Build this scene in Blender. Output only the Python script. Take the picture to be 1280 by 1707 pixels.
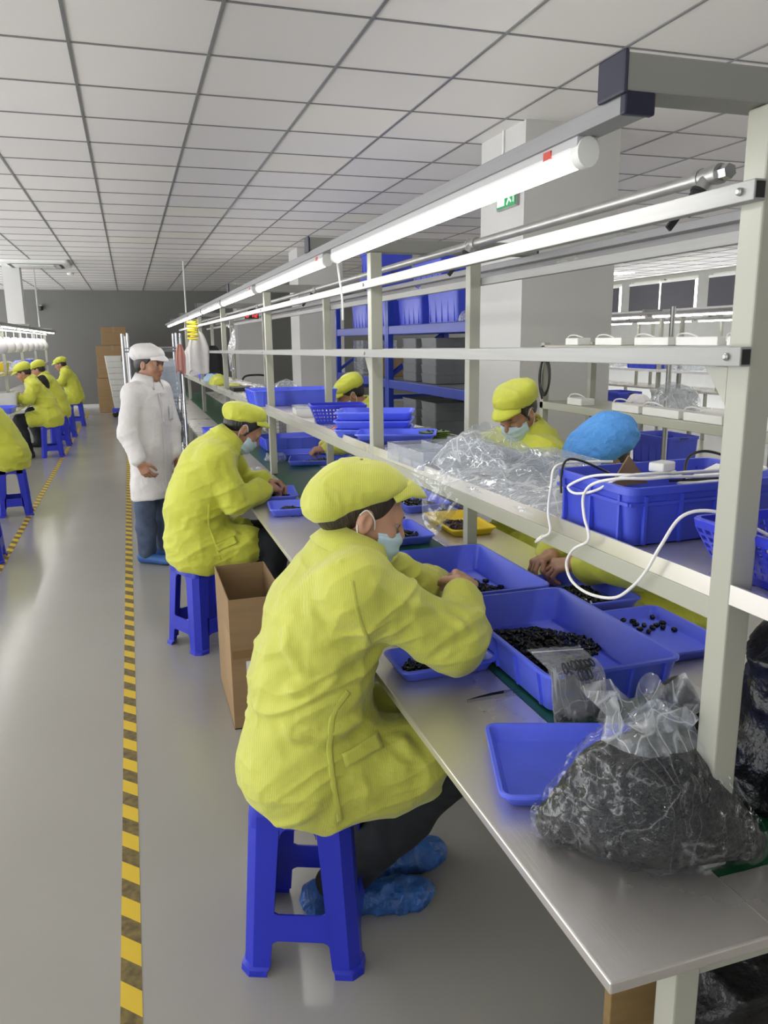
import bpy, bmesh, math, random
import numpy as np
from mathutils import Vector, Matrix
random.seed(7)
rng = np.random.RandomState(11)
for _o in list(bpy.data.objects): bpy.data.objects.remove(_o)
SC = bpy.context.scene
COL = SC.collection
PI = math.pi

# ------------------------------------------------------------------ camera
EYE = 1.6
YAW, PITCH, ROLL = 0.30784, -0.21698, -0.01169
_f = Vector((math.sin(YAW)*math.cos(PITCH), math.cos(YAW)*math.cos(PITCH), math.sin(PITCH)))
_r = _f.cross(Vector((0, 0, 1))).normalized(); _u = _r.cross(_f)
_r2 = math.cos(ROLL)*_r + math.sin(ROLL)*_u; _u2 = -math.sin(ROLL)*_r + math.cos(ROLL)*_u
cam = bpy.data.cameras.new('camera'); cam_o = bpy.data.objects.new('camera', cam); COL.objects.link(cam_o)
cam.sensor_fit = 'VERTICAL'; cam.sensor_height = 36.0; cam.sensor_width = 27.0; cam.lens = 1301.0/1707.0*36.0
cam.clip_start = 0.05; cam.clip_end = 200
mw = Matrix((( _r2.x, _u2.x, -_f.x, 0), (_r2.y, _u2.y, -_f.y, 0), (_r2.z, _u2.z, -_f.z, EYE), (0, 0, 0, 1)))
cam_o.matrix_world = mw
SC.camera = cam_o

# ------------------------------------------------------------------ world (daylight through the unseen left side, left open for light)
W = bpy.data.worlds.new('daylight'); SC.world = W; W.use_nodes = True
_bg = W.node_tree.nodes['Background']; _bg.inputs[0].default_value = (0.96, 0.98, 1.0, 1); _bg.inputs[1].default_value = 3.0

# ------------------------------------------------------------------ render look
SC.view_settings.view_transform = 'Standard'; SC.view_settings.look = 'None'
SC.view_settings.exposure = 0.30; SC.view_settings.gamma = 1.0
try: SC.view_settings.use_curve_mapping = False
except Exception: pass
SC.render.engine = 'CYCLES'
SC.cycles.use_denoising = True
try: SC.cycles.denoiser = 'OPENIMAGEDENOISE'
except Exception: pass
SC.cycles.max_bounces = 9; SC.cycles.diffuse_bounces = 5; SC.cycles.glossy_bounces = 4
SC.cycles.transmission_bounces = 5; SC.cycles.transparent_max_bounces = 14
SC.cycles.sample_clamp_indirect = 6.0; SC.cycles.caustics_reflective = False; SC.cycles.caustics_refractive = False
TUBE_STRENGTH = 20.0

# ------------------------------------------------------------------ materials
def new_mat(name):
    m = bpy.data.materials.new(name); m.use_nodes = True
    nt = m.node_tree; b = nt.nodes['Principled BSDF']
    return m, nt, b
def N(nt, t, **k):
    n = nt.nodes.new(t)
    for a, v in k.items(): setattr(n, a, v)
    return n
def link(nt, a, b): nt.links.new(a, b)
def noise_bump(nt, b, scale, strength, dist=0.01, stretch=None, detail=4.0, rough=0.6):
    tc = N(nt, 'ShaderNodeTexCoord'); src = tc.outputs['Object']
    if stretch:
        mp = N(nt, 'ShaderNodeMapping'); mp.inputs['Scale'].default_value = stretch
        link(nt, src, mp.inputs['Vector']); src = mp.outputs['Vector']
    nz = N(nt, 'ShaderNodeTexNoise'); nz.inputs['Scale'].default_value = scale; nz.inputs['Detail'].default_value = detail
    nz.inputs['Roughness'].default_value = rough
    link(nt, src, nz.inputs['Vector'])
    bp = N(nt, 'ShaderNodeBump'); bp.inputs['Strength'].default_value = strength; bp.inputs['Distance'].default_value = dist
    link(nt, nz.outputs['Fac'], bp.inputs['Height']); link(nt, bp.outputs['Normal'], b.inputs['Normal'])
    return nz, bp, src
def noise_color(nt, b, src, c, var, scale, detail=5.0):
    nz = N(nt, 'ShaderNodeTexNoise'); nz.inputs['Scale'].default_value = scale; nz.inputs['Detail'].default_value = detail
    link(nt, src, nz.inputs['Vector'])
    rp = N(nt, 'ShaderNodeValToRGB')
    rp.color_ramp.elements[0].position = 0.3; rp.color_ramp.elements[1].position = 0.72
    rp.color_ramp.elements[0].color = (*[x*(1-var) for x in c], 1); rp.color_ramp.elements[1].color = (*[min(1, x*(1+var)) for x in c], 1)
    link(nt, nz.outputs['Fac'], rp.inputs['Fac']); link(nt, rp.outputs['Color'], b.inputs['Base Color'])
    return rp
def simple(name, c, rough=0.5, metal=0.0, var=0.06, vscale=6.0, bump=0.0, bscale=60.0, spec=0.5, stretch=None, sss=0.0, coat=0.0, bdist=0.01):
    m, nt, b = new_mat(name)
    b.inputs['Base Color'].default_value = (*c, 1); b.inputs['Roughness'].default_value = rough; b.inputs['Metallic'].default_value = metal
    b.inputs['Specular IOR Level'].default_value = spec
    if coat: b.inputs['Coat Weight'].default_value = coat; b.inputs['Coat Roughness'].default_value = 0.1
    if sss: b.inputs['Subsurface Weight'].default_value = sss; b.inputs['Subsurface Radius'].default_value = (0.01, 0.004, 0.002)
    tc = N(nt, 'ShaderNodeTexCoord'); src = tc.outputs['Object']
    if stretch:
        mp = N(nt, 'ShaderNodeMapping'); mp.inputs['Scale'].default_value = stretch; link(nt, src, mp.inputs['Vector']); src = mp.outputs['Vector']
    if var: noise_color(nt, b, src, c, var, vscale)
    if bump:
        nz = N(nt, 'ShaderNodeTexNoise'); nz.inputs['Scale'].default_value = bscale; nz.inputs['Detail'].default_value = 4
        link(nt, src, nz.inputs['Vector'])
        bp = N(nt, 'ShaderNodeBump'); bp.inputs['Strength'].default_value = bump; bp.inputs['Distance'].default_value = bdist
        link(nt, nz.outputs['Fac'], bp.inputs['Height']); link(nt, bp.outputs['Normal'], b.inputs['Normal'])
    return m
def film_mat(name, tint=(0.95, 0.97, 1.0), haze=0.12, gloss=0.28, bscale=28.0, bstr=0.9, crease_glint=0.0, cw=0.022):
    """thin clear polythene: see-through, milky, with glossy glints and pale lines painted for its creases"""
    m, nt, b = new_mat(name); nt.nodes.remove(b)
    out = nt.nodes['Material Output']
    tr = N(nt, 'ShaderNodeBsdfTransparent'); tr.inputs[0].default_value = (*tint, 1)
    gl = N(nt, 'ShaderNodeBsdfGlossy'); gl.inputs['Roughness'].default_value = 0.09; gl.inputs[0].default_value = (1, 1, 1, 1)
    df = N(nt, 'ShaderNodeBsdfDiffuse'); df.inputs[0].default_value = (0.85, 0.87, 0.88, 1)
    tl = N(nt, 'ShaderNodeBsdfTranslucent'); tl.inputs[0].default_value = (0.85, 0.87, 0.88, 1)
    dm = N(nt, 'ShaderNodeMixShader'); dm.inputs[0].default_value = 0.4
    link(nt, df.outputs[0], dm.inputs[1]); link(nt, tl.outputs[0], dm.inputs[2])
    tc = N(nt, 'ShaderNodeTexCoord')
    vo = N(nt, 'ShaderNodeTexVoronoi', feature='DISTANCE_TO_EDGE'); vo.inputs['Scale'].default_value = bscale
    nz = N(nt, 'ShaderNodeTexNoise'); nz.inputs['Scale'].default_value = bscale*0.8; nz.inputs['Detail'].default_value = 3
    nz2 = N(nt, 'ShaderNodeTexNoise'); nz2.inputs['Scale'].default_value = bscale*0.5
    vm = N(nt, 'ShaderNodeVectorMath', operation='SCALE'); vm.inputs['Scale'].default_value = 0.06
    va = N(nt, 'ShaderNodeVectorMath', operation='ADD')
    link(nt, tc.outputs['Object'], nz2.inputs['Vector']); link(nt, nz2.outputs['Color'], vm.inputs[0])
    link(nt, tc.outputs['Object'], va.inputs[0]); link(nt, vm.outputs[0], va.inputs[1])
    link(nt, va.outputs[0], vo.inputs['Vector']); link(nt, va.outputs[0], nz.inputs['Vector'])
    ad = N(nt, 'ShaderNodeMath', operation='ADD'); link(nt, vo.outputs['Distance'], ad.inputs[0]); link(nt, nz.outputs['Fac'], ad.inputs[1])
    bp = N(nt, 'ShaderNodeBump'); bp.inputs['Strength'].default_value = bstr; bp.inputs['Distance'].default_value = 0.02
    link(nt, ad.outputs[0], bp.inputs['Height'])
    for s in (gl, df): link(nt, bp.outputs['Normal'], s.inputs['Normal'])
    lw = N(nt, 'ShaderNodeLayerWeight'); lw.inputs['Blend'].default_value = 0.35
    link(nt, bp.outputs['Normal'], lw.inputs['Normal'])
    mr = N(nt, 'ShaderNodeMapRange'); mr.inputs['To Min'].default_value = gloss*0.22; mr.inputs['To Max'].default_value = min(1, gloss*2.6)
    link(nt, lw.outputs['Facing'], mr.inputs['Value'])
    m1 = N(nt, 'ShaderNodeMixShader'); m1.inputs[0].default_value = haze
    if crease_glint:     # pale lines painted into the haze, imitating glints along the creases
        prev = None
        for rot, st_ in (((.35, .6, .5), (1.7, .30, .30)), ((1.3, .2, 2.1), (.28, 1.6, .45))):
            mp2 = N(nt, 'ShaderNodeMapping'); mp2.inputs['Scale'].default_value = st_; mp2.inputs['Rotation'].default_value = rot
            nn = N(nt, 'ShaderNodeTexNoise'); nn.inputs['Scale'].default_value = bscale*.8; nn.inputs['Detail'].default_value = 1.0; nn.inputs['Distortion'].default_value = .25
            link(nt, va.outputs[0], mp2.inputs['Vector']); link(nt, mp2.outputs['Vector'], nn.inputs['Vector'])
            ab = N(nt, 'ShaderNodeMath', operation='SUBTRACT'); ab.inputs[1].default_value = .5; link(nt, nn.outputs['Fac'], ab.inputs[0])
            aa = N(nt, 'ShaderNodeMath', operation='ABSOLUTE'); link(nt, ab.outputs[0], aa.inputs[0])
            if prev is None: prev = aa
            else:
                mn = N(nt, 'ShaderNodeMath', operation='MINIMUM'); link(nt, prev.outputs[0], mn.inputs[0]); link(nt, aa.outputs[0], mn.inputs[1]); prev = mn
        cr_ = N(nt, 'ShaderNodeMapRange'); cr_.inputs['From Min'].default_value = 0.0; cr_.inputs['From Max'].default_value = cw; cr_.inputs['To Min'].default_value = haze+crease_glint; cr_.inputs['To Max'].default_value = haze
        link(nt, prev.outputs[0], cr_.inputs['Value']); link(nt, cr_.outputs[0], m1.inputs[0])
    link(nt, tr.outputs[0], m1.inputs[1]); link(nt, dm.outputs[0], m1.inputs[2])
    m2 = N(nt, 'ShaderNodeMixShader'); link(nt, mr.outputs[0], m2.inputs[0])
    link(nt, m1.outputs[0], m2.inputs[1]); link(nt, gl.outputs[0], m2.inputs[2])
    link(nt, m2.outputs[0], out.inputs['Surface'])
    return m
def emit_mat(name, c, s):
    m, nt, b = new_mat(name); b.inputs['Base Color'].default_value = (*c, 1)
    b.inputs['Emission Color'].default_value = (*c, 1); b.inputs['Emission Strength'].default_value = s
    return m
def cloth_mat(name, c, stripe=None, rough=0.62, sheen=0.25, sdir=(0.953, -0.303, 0), pitch=0.0052, amt=0.32):
    """woven cleanroom cloth; the conductive thread shows as fine pale lines"""
    m, nt, b = new_mat(name)
    b.inputs['Roughness'].default_value = rough; b.inputs['Sheen Weight'].default_value = sheen; b.inputs['Specular IOR Level'].default_value = 0.35
    tc = N(nt, 'ShaderNodeTexCoord'); src = tc.outputs['Object']
    rp = noise_color(nt, b, src, c, 0.07, 7.0)
    bp = N(nt, 'ShaderNodeBump'); bp.inputs['Strength'].default_value = 0.45; bp.inputs['Distance'].default_value = 0.02
    nz = N(nt, 'ShaderNodeTexNoise'); nz.inputs['Scale'].default_value = 15; nz.inputs['Detail'].default_value = 4
    link(nt, src, nz.inputs['Vector']); link(nt, nz.outputs['Fac'], bp.inputs['Height'])
    link(nt, bp.outputs['Normal'], b.inputs['Normal'])
    if stripe:
        dt = N(nt, 'ShaderNodeVectorMath', operation='DOT_PRODUCT'); dt.inputs[1].default_value = sdir
        nd = N(nt, 'ShaderNodeTexNoise'); nd.inputs['Scale'].default_value = 5.0
        link(nt, src, nd.inputs['Vector'])
        mu = N(nt, 'ShaderNodeMath', operation='MULTIPLY_ADD'); mu.inputs[1].default_value = 0.05
        link(nt, nd.outputs['Fac'], mu.inputs[0])
        link(nt, src, dt.inputs[0]); link(nt, dt.outputs['Value'], mu.inputs[2])
        sc = N(nt, 'ShaderNodeMath', operation='MULTIPLY'); sc.inputs[1].default_value = 2*PI/pitch
        link(nt, mu.outputs[0], sc.inputs[0])
        sn = N(nt, 'ShaderNodeMath', operation='SINE'); link(nt, sc.outputs[0], sn.inputs[0])
        mr = N(nt, 'ShaderNodeMapRange'); mr.inputs['From Min'].default_value = 0.1; mr.inputs['From Max'].default_value = 1.0
        mr.inputs['To Max'].default_value = amt; link(nt, sn.outputs[0], mr.inputs['Value'])
        mx = N(nt, 'ShaderNodeMix', data_type='RGBA'); mx.inputs['B'].default_value = (*stripe, 1)
        link(nt, mr.outputs[0], mx.inputs['Factor']); link(nt, rp.outputs['Color'], mx.inputs['A'])
        link(nt, mx.outputs['Result'], b.inputs['Base Color'])
    return m
M = {}
def steel_mat():
    m, nt, b = new_mat('brushed_stainless'); b.inputs['Metallic'].default_value = 0.74
    tc = N(nt, 'ShaderNodeTexCoord'); mp = N(nt, 'ShaderNodeMapping'); mp.inputs['Scale'].default_value = (60, 1.2, 1)
    link(nt, tc.outputs['Object'], mp.inputs['Vector'])
    nz = N(nt, 'ShaderNodeTexNoise'); nz.inputs['Scale'].default_value = 6; nz.inputs['Detail'].default_value = 6
    link(nt, mp.outputs['Vector'], nz.inputs['Vector'])
    n2 = N(nt, 'ShaderNodeTexNoise'); n2.inputs['Scale'].default_value = 3; n2.inputs['Detail'].default_value = 5
    link(nt, tc.outputs['Object'], n2.inputs['Vector'])
    r = N(nt, 'ShaderNodeMapRange'); r.inputs['From Min'].default_value = 0.2; r.inputs['From Max'].default_value = 0.8; r.inputs['To Min'].default_value = 0.22; r.inputs['To Max'].default_value = 0.38
    link(nt, n2.outputs['Fac'], r.inputs['Value']); link(nt, r.outputs[0], b.inputs['Roughness'])
    noise_color(nt, b, tc.outputs['Object'], (0.80, 0.765, 0.725), 0.08, 2.2, 6)
    bp = N(nt, 'ShaderNodeBump'); bp.inputs['Strength'].default_value = 0.06; bp.inputs['Distance'].default_value = 0.004
    link(nt, nz.outputs['Fac'], bp.inputs['Height']); link(nt, bp.outputs['Normal'], b.inputs['Normal'])
    return m
M['steel'] = steel_mat()
M['chrome'] = simple('chrome_wire', (0.50, 0.51, 0.53), 0.25, 1.0, 0.05)
M['dull_metal'] = simple('dull_galvanised_metal', (0.42, 0.42, 0.41), 0.42, 0.85, 0.12, 14)
M['post'] = simple('ivory_powder_coat', (0.40, 0.40, 0.335), 0.42, 0.0, 0.03, 3, 0.02, 120)
M['alu'] = simple('anodised_aluminium', (0.34, 0.34, 0.33), 0.5, 0.2, 0.05, 4, stretch=(30, 1, 30))
M['beam_alu'] = simple('dull_aluminium', (0.27, 0.27, 0.275), 0.45, 0.3, 0.05, 4, stretch=(30, 1, 30))
M['housing'] = simple('lamp_housing_enamel', (0.50, 0.495, 0.50), 0.35, 0, 0.03, 5)
M['grey_beam'] = simple('grey_powder_coat', (0.255, 0.255, 0.235), 0.5, 0.0, 0.05, 4, 0.03, 160)
M['navy_cap'] = simple('navy_plastic_cap', (0.012, 0.014, 0.036), 0.45, 0, 0.1, 8)
M['white_enamel'] = simple('white_enamel', (0.80, 0.80, 0.78), 0.35, 0, 0.03, 5)
M['white_plastic'] = simple('white_plastic', (0.78, 0.78, 0.75), 0.4, 0, 0.04, 8)
M['tray_blue'] = simple('tray_blue_plastic', (0.12, 0.172, 0.92), 0.34, 0, 0.07, 9, 0.03, 50)
M['tote_blue'] = simple('tote_blue_plastic', (0.050, 0.078, 0.58), 0.36, 0, 0.10, 9, 0.03, 50)
M['stool_blue'] = simple('stool_blue_plastic', (0.018, 0.030, 0.50), 0.36, 0, 0.06, 6, 0.04, 90)
M['rack_blue'] = simple('rack_blue_paint', (0.018, 0.045, 0.36), 0.35, 0, 0.1, 6)
M['basket_blue'] = simple('basket_blue_plastic', (0.030, 0.045, 0.60), 0.35, 0, 0.06, 9)
M['yellow_tray'] = simple('yellow_tray_plastic', (0.80, 0.58, 0.015), 0.35, 0, 0.05, 9)
M['belt'] = simple('green_conveyor_belt', (0.016, 0.105, 0.045), 0.3, 0, 0.16, 3, 0.02, 40)
M['black_part'] = simple('black_glossy_part', (0.006, 0.009, 0.008), 0.16, 0, 0.2, 30)
M['brown_part'] = simple('dark_brown_part', (0.035, 0.010, 0.007), 0.35, 0, 0.2, 30)
M['pellet'] = simple('dark_grey_pellet', (0.008, 0.0083, 0.0095), 0.45, 0, 0.3, 90, 0.9, 330, bdist=0.004)
M['powder'] = simple('grey_fine_parts', (0.055, 0.055, 0.058), 0.6, 0, 0.2, 200, 0.5, 600, bdist=0.003)
M['black_plastic'] = simple('black_plastic', (0.012, 0.012, 0.013), 0.4, 0, 0.1, 9)
M['black_film'] = simple('black_polythene', (0.006, 0.006, 0.007), 0.33, 0, 0.2, 9, 0.5, 26, bdist=0.02)
M['rubber'] = simple('black_rubber', (0.016, 0.016, 0.018), 0.6, 0, 0.1, 9)
M['card'] = simple('brown_cardboard', (0.30, 0.195, 0.095), 0.8, 0, 0.07, 5, 0.06, 90, stretch=(1, 1, 8))
M['card_in'] = simple('cardboard_inside', (0.34, 0.225, 0.11), 0.85, 0, 0.05, 5)
M['ply'] = simple('plywood', (0.22, 0.14, 0.05), 0.6, 0, 0.28, 5, stretch=(1, 1, 6))
M['paper'] = simple('white_paper', (0.75, 0.75, 0.73), 0.7, 0, 0.02, 6)
M['ink'] = simple('black_ink', (0.03, 0.03, 0.035), 0.7, 0, 0.0)
M['skin'] = simple('skin', (0.50, 0.275, 0.18), 0.48, 0, 0.08, 22, 0.05, 160, sss=0.06)
M['skin_tan'] = simple('tanned_skin', (0.40, 0.205, 0.125), 0.46, 0, 0.1, 22, 0.05, 160, sss=0.05)
M['lip'] = simple('lip_skin', (0.36, 0.135, 0.10), 0.42, 0, 0.05, 30)
M['hair'] = simple('black_hair', (0.013, 0.011, 0.010), 0.42, 0, 0.35, 70, 0.6, 130, stretch=(1, 1, 0.25))
M['hair_brown'] = simple('dark_brown_hair', (0.030, 0.020, 0.014), 0.42, 0, 0.4, 70, 0.6, 130, stretch=(1, 1, 0.25))
M['eye_white'] = simple('eye_white', (0.40, 0.38, 0.36), 0.3, 0, 0)
M['iris'] = simple('dark_iris', (0.010, 0.007, 0.006), 0.12, 0, 0)
M['yellow'] = cloth_mat('yellow_striped_cleanroom_cloth', (0.55, 0.565, 0.072), (0.70, 0.725, 0.24))
M['yellow_plain'] = cloth_mat('yellow_cleanroom_cloth', (0.58, 0.605, 0.062))
M['white_cloth'] = cloth_mat('white_cleanroom_cloth', (0.74, 0.715, 0.705), None)
M['trouser'] = simple('black_trouser_cloth', (0.011, 0.013, 0.017), 0.8, 0, 0.2, 20, 0.2, 60)
M['denim'] = simple('faded_blue_denim', (0.075, 0.105, 0.175), 0.85, 0, 0.35, 9, 0.25, 70)
M['black_cloth'] = simple('black_knit', (0.012, 0.011, 0.012), 0.9, 0, 0.2, 30)
M['mask_white'] = simple('pale_blue_mask_cloth', (0.50, 0.66, 0.74), 0.75, 0, 0.05, 30, 0.1, 200)
M['mask_teal'] = simple('teal_mask_cloth', (0.16, 0.40, 0.37), 0.75, 0, 0.05, 30, 0.1, 200)
M['cord_white'] = simple('white_cord', (0.80, 0.79, 0.76), 0.45, 0, 0.03)
M['bouffant'] = simple('blue_nonwoven_cap', (0.08, 0.30, 0.72), 0.75, 0, 0.08, 18, 0.7, 34, bdist=0.02)
M['shoe_cover'] = simple('blue_shoe_cover_film', (0.035, 0.13, 0.42), 0.36, 0, 0.25, 22, 0.9, 30, bdist=0.02)
M['clog'] = simple('blue_rubber_clog', (0.035, 0.12, 0.36), 0.5, 0, 0.1, 12)
M['film'] = film_mat('clear_polythene', haze=0.05, gloss=0.10, bscale=18, bstr=.6, crease_glint=.25, cw=.012)
M['zip_film'] = film_mat('zip_bag_film', haze=0.24, gloss=0.10, bscale=22, bstr=0.6, crease_glint=.22, cw=.014)
M['film_crinkle'] = film_mat('crumpled_polythene', haze=0.16, gloss=0.08, bscale=15, bstr=0.6, crease_glint=.45, cw=.020)
M['film_bag'] = film_mat('bag_polythene', haze=0.004, gloss=0.075, bscale=17, bstr=0.8, crease_glint=.20, cw=.010)
M['clear_box'] = film_mat('clear_hard_plastic', haze=0.16, gloss=0.16, bscale=4, bstr=0.05)
M['crate_grey'] = simple('smoky_grey_crate', (0.16, 0.17, 0.18), 0.4, 0, 0.1, 7)
M['crate_white'] = simple('white_crate', (0.66, 0.66, 0.63), 0.5, 0, 0.06, 7)
M['red'] = simple('red_plastic', (0.55, 0.05, 0.03), 0.4, 0, 0.06)
M['pink_cloth'] = simple('dusty_pink_cloth', (0.52, 0.25, 0.21), 0.7, 0, 0.12)
M['hall_wall'] = simple('hall_wall_paint', (0.42, 0.42, 0.40), 0.6, 0, 0.03)
M['orange_red'] = simple('orange_red_cloth', (0.62, 0.12, 0.05), 0.7, 0, 0.1)
M['exit_green'] = emit_mat('exit_sign_green', (0.03, 0.32, 0.11), 0.12)
M['exit_white'] = emit_mat('exit_sign_white', (0.75, 0.9, 0.8), 0.5)
M['tube'] = emit_mat('lit_tube', (1.0, 0.985, 0.95), TUBE_STRENGTH)
M['led'] = emit_mat('led_digits', (1.0, 0.05, 0.04), 1.6)
M['panel_light'] = emit_mat('lit_panel', (1.0, 0.98, 0.94), 12.0)
M['blind'] = simple('grey_roller_blind', (0.095, 0.092, 0.105), 0.85, 0, 0.05, 3)
M['glass_sky'] = emit_mat('bright_window', (0.97, 1.0, 0.86), 3.0)
M['tape_yellow'] = simple('yellow_floor_tape', (0.66, 0.47, 0.03), 0.55, 0, 0.12, 12)
M['grey_fabric'] = simple('grey_cloth', (0.30, 0.30, 0.31), 0.85, 0, 0.1, 12)
M['purple_film'] = film_mat('lilac_film', (0.86, 0.76, 0.95), 0.3, 0.25, 20)

def floor_mat():
    m, nt, b = new_mat('grey_epoxy_floor')
    tc = N(nt, 'ShaderNodeTexCoord'); src = tc.outputs['Object']
    noise_color(nt, b, src, (0.36, 0.348, 0.318), 0.05, 0.9, 6)
    n2 = N(nt, 'ShaderNodeTexNoise'); n2.inputs['Scale'].default_value = 1.6; n2.inputs['Detail'].default_value = 5
    link(nt, src, n2.inputs['Vector'])
    r = N(nt, 'ShaderNodeMapRange'); r.inputs['To Min'].default_value = 0.13; r.inputs['To Max'].default_value = 0.25
    link(nt, n2.outputs['Fac'], r.inputs['Value']); link(nt, r.outputs[0], b.inputs['Roughness'])
    n3 = N(nt, 'ShaderNodeTexNoise'); n3.inputs['Scale'].default_value = 5.0; n3.inputs['Detail'].default_value = 3
    link(nt, src, n3.inputs['Vector'])
    bp = N(nt, 'ShaderNodeBump'); bp.inputs['Strength'].default_value = 0.10; bp.inputs['Distance'].default_value = 0.01
    link(nt, n3.outputs['Fac'], bp.inputs['Height']); link(nt, bp.outputs['Normal'], b.inputs['Normal'])
    b.inputs['Specular IOR Level'].default_value = 0.5
    return m
M['floor'] = floor_mat()
TX0, TY0, TSX, TSY = -0.1465, 3.995, 0.6001, 0.6076
def ceil_mat():
    m, nt, b = new_mat('ceiling_tiles'); b.inputs['Roughness'].default_value = 0.55
    tc = N(nt, 'ShaderNodeTexCoord'); sp = N(nt, 'ShaderNodeSeparateXYZ'); link(nt, tc.outputs['Object'], sp.inputs[0])
    def cell(out, o, s):
        a = N(nt, 'ShaderNodeMath', operation='SUBTRACT'); a.inputs[1].default_value = o; link(nt, out, a.inputs[0])
        d = N(nt, 'ShaderNodeMath', operation='DIVIDE'); d.inputs[1].default_value = s; link(nt, a.outputs[0], d.inputs[0])
        fl = N(nt, 'ShaderNodeMath', operation='FLOOR'); link(nt, d.outputs[0], fl.inputs[0])
        return fl.outputs[0]
    cx, cy = cell(sp.outputs['X'], TX0, TSX), cell(sp.outputs['Y'], TY0, TSY)
    cb = N(nt, 'ShaderNodeCombineXYZ'); link(nt, cx, cb.inputs[0]); link(nt, cy, cb.inputs[1])
    wn = N(nt, 'ShaderNodeTexWhiteNoise', noise_dimensions='3D'); link(nt, cb.outputs[0], wn.inputs['Vector'])
    rp = N(nt, 'ShaderNodeValToRGB'); cr = rp.color_ramp
    cr.elements[0].position = 0.0; cr.elements[0].color = (0.78, 0.755, 0.735, 1)
    cr.elements[1].position = 0.94; cr.elements[1].color = (0.85, 0.815, 0.80, 1)
    e = cr.elements.new(0.975); e.color = (0.84, 0.81, 0.73, 1)
    link(nt, wn.outputs['Value'], rp.inputs['Fac']); link(nt, rp.outputs['Color'], b.inputs['Base Color'])
    # pin-hole perforation of the tiles
    vo = N(nt, 'ShaderNodeTexVoronoi'); vo.inputs['Scale'].default_value = 90; vo.inputs['Randomness'].default_value = 0.0
    link(nt, tc.outputs['Object'], vo.inputs['Vector'])
    bp = N(nt, 'ShaderNodeBump'); bp.inputs['Strength'].default_value = 0.08; bp.inputs['Distance'].default_value = 0.002
    link(nt, vo.outputs['Distance'], bp.inputs['Height']); link(nt, bp.outputs['Normal'], b.inputs['Normal'])
    return m
M['ceiling'] = ceil_mat()
M['grid'] = simple('ceiling_grid_bar', (0.22, 0.22, 0.225), 0.4, 0.2, 0.05)
M['wall_grey'] = simple('grey_wall_paint', (0.175, 0.175, 0.165), 0.6, 0, 0.04, 1.2)
M['wall_white'] = simple('white_wall_paint', (0.66, 0.655, 0.635), 0.55, 0, 0.03, 1.5)
M['column_grey'] = simple('column_paint', (0.56, 0.555, 0.54), 0.55, 0, 0.03, 1.5)
def hazard_mat():
    m, nt, b = new_mat('hazard_floor_tape'); b.inputs['Roughness'].default_value = 0.5
    tc = N(nt, 'ShaderNodeTexCoord'); sp = N(nt, 'ShaderNodeSeparateXYZ'); link(nt, tc.outputs['Object'], sp.inputs[0])
    a = N(nt, 'ShaderNodeMath', operation='MULTIPLY_ADD'); a.inputs[1].default_value = 1.0; link(nt, sp.outputs['X'], a.inputs[0]); link(nt, sp.outputs['Y'], a.inputs[2])
    d = N(nt, 'ShaderNodeMath', operation='MULTIPLY_ADD'); d.inputs[1].default_value = 1/0.1655; d.inputs[2].default_value = 0.81; link(nt, a.outputs[0], d.inputs[0])
    fr = N(nt, 'ShaderNodeMath', operation='FRACT'); link(nt, d.outputs[0], fr.inputs[0])
    gt = N(nt, 'ShaderNodeMath', operation='GREATER_THAN'); gt.inputs[1].default_value = 0.5; link(nt, fr.outputs[0], gt.inputs[0])
    nz = N(nt, 'ShaderNodeTexNoise'); nz.inputs['Scale'].default_value = 40; nz.inputs['Detail'].default_value = 6; link(nt, tc.outputs['Object'], nz.inputs['Vector'])
    dk = N(nt, 'ShaderNodeValToRGB'); dk.color_ramp.elements[0].color = (0.10, 0.075, 0.025, 1); dk.color_ramp.elements[1].color = (0.24, 0.175, 0.05, 1)
    dk.color_ramp.elements[0].position = 0.35; dk.color_ramp.elements[1].position = 0.7
    link(nt, nz.outputs['Fac'], dk.inputs['Fac'])
    mx = N(nt, 'ShaderNodeMix', data_type='RGBA'); mx.inputs['B'].default_value = (0.72, 0.50, 0.03, 1)
    link(nt, gt.outputs[0], mx.inputs['Factor']); link(nt, dk.outputs['Color'], mx.inputs['A'])
    link(nt, mx.outputs['Result'], b.inputs['Base Color'])
    return m
M['hazard'] = hazard_mat()
# ------------------------------------------------------------------ object helpers
def obj(name, me, mat=None, parent=None, loc=(0, 0, 0), smooth=None):
    o = bpy.data.objects.new(name, me); COL.objects.link(o)
    if mat is not None:
        for mm in (mat if isinstance(mat, (list, tuple)) else [mat]): me.materials.append(mm)
    o.location = loc
    if parent is not None: o.parent = parent
    if smooth is not None:
        me.polygons.foreach_set('use_smooth', [smooth]*len(me.polygons))
    return o
def tag(o, label, cat, group=None):
    o['label'] = label; o['category'] = cat
    if group: o['group'] = group
    return o
def thing(name, label, cat, loc=(0, 0, 0), rz=0.0, group=None):
    o = bpy.data.objects.new(name, None); COL.objects.link(o); o.location = loc; o.rotation_euler = (0, 0, rz)
    o.empty_display_size = 0.1
    return tag(o, label, cat, group)
def structure(o):
    o['kind'] = 'structure'; return o
def dup(root, loc, rz=0.0, label=None, group=None):
    def cp(o, par):
        c = o.copy(); COL.objects.link(c)
        if par is not None: c.parent = par
        for ch in kids.get(o.name, ()): cp(ch, c)
        return c
    kids = {}
    for ch in root.children_recursive: kids.setdefault(ch.parent.name, []).append(ch)
    r = cp(root, None); r.location = loc; r.rotation_euler = (0, 0, rz)
    if label: r['label'] = label
    if group: r['group'] = group
    return r
def bevel(o, w, seg=2):
    md = o.modifiers.new('bevel', 'BEVEL'); md.width = w; md.segments = seg; md.limit_method = 'ANGLE'; md.angle_limit = math.radians(40)
    return o
def solidify(o, t, off=0):
    md = o.modifiers.new('solidify', 'SOLIDIFY'); md.thickness = t; md.offset = off; return o
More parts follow.
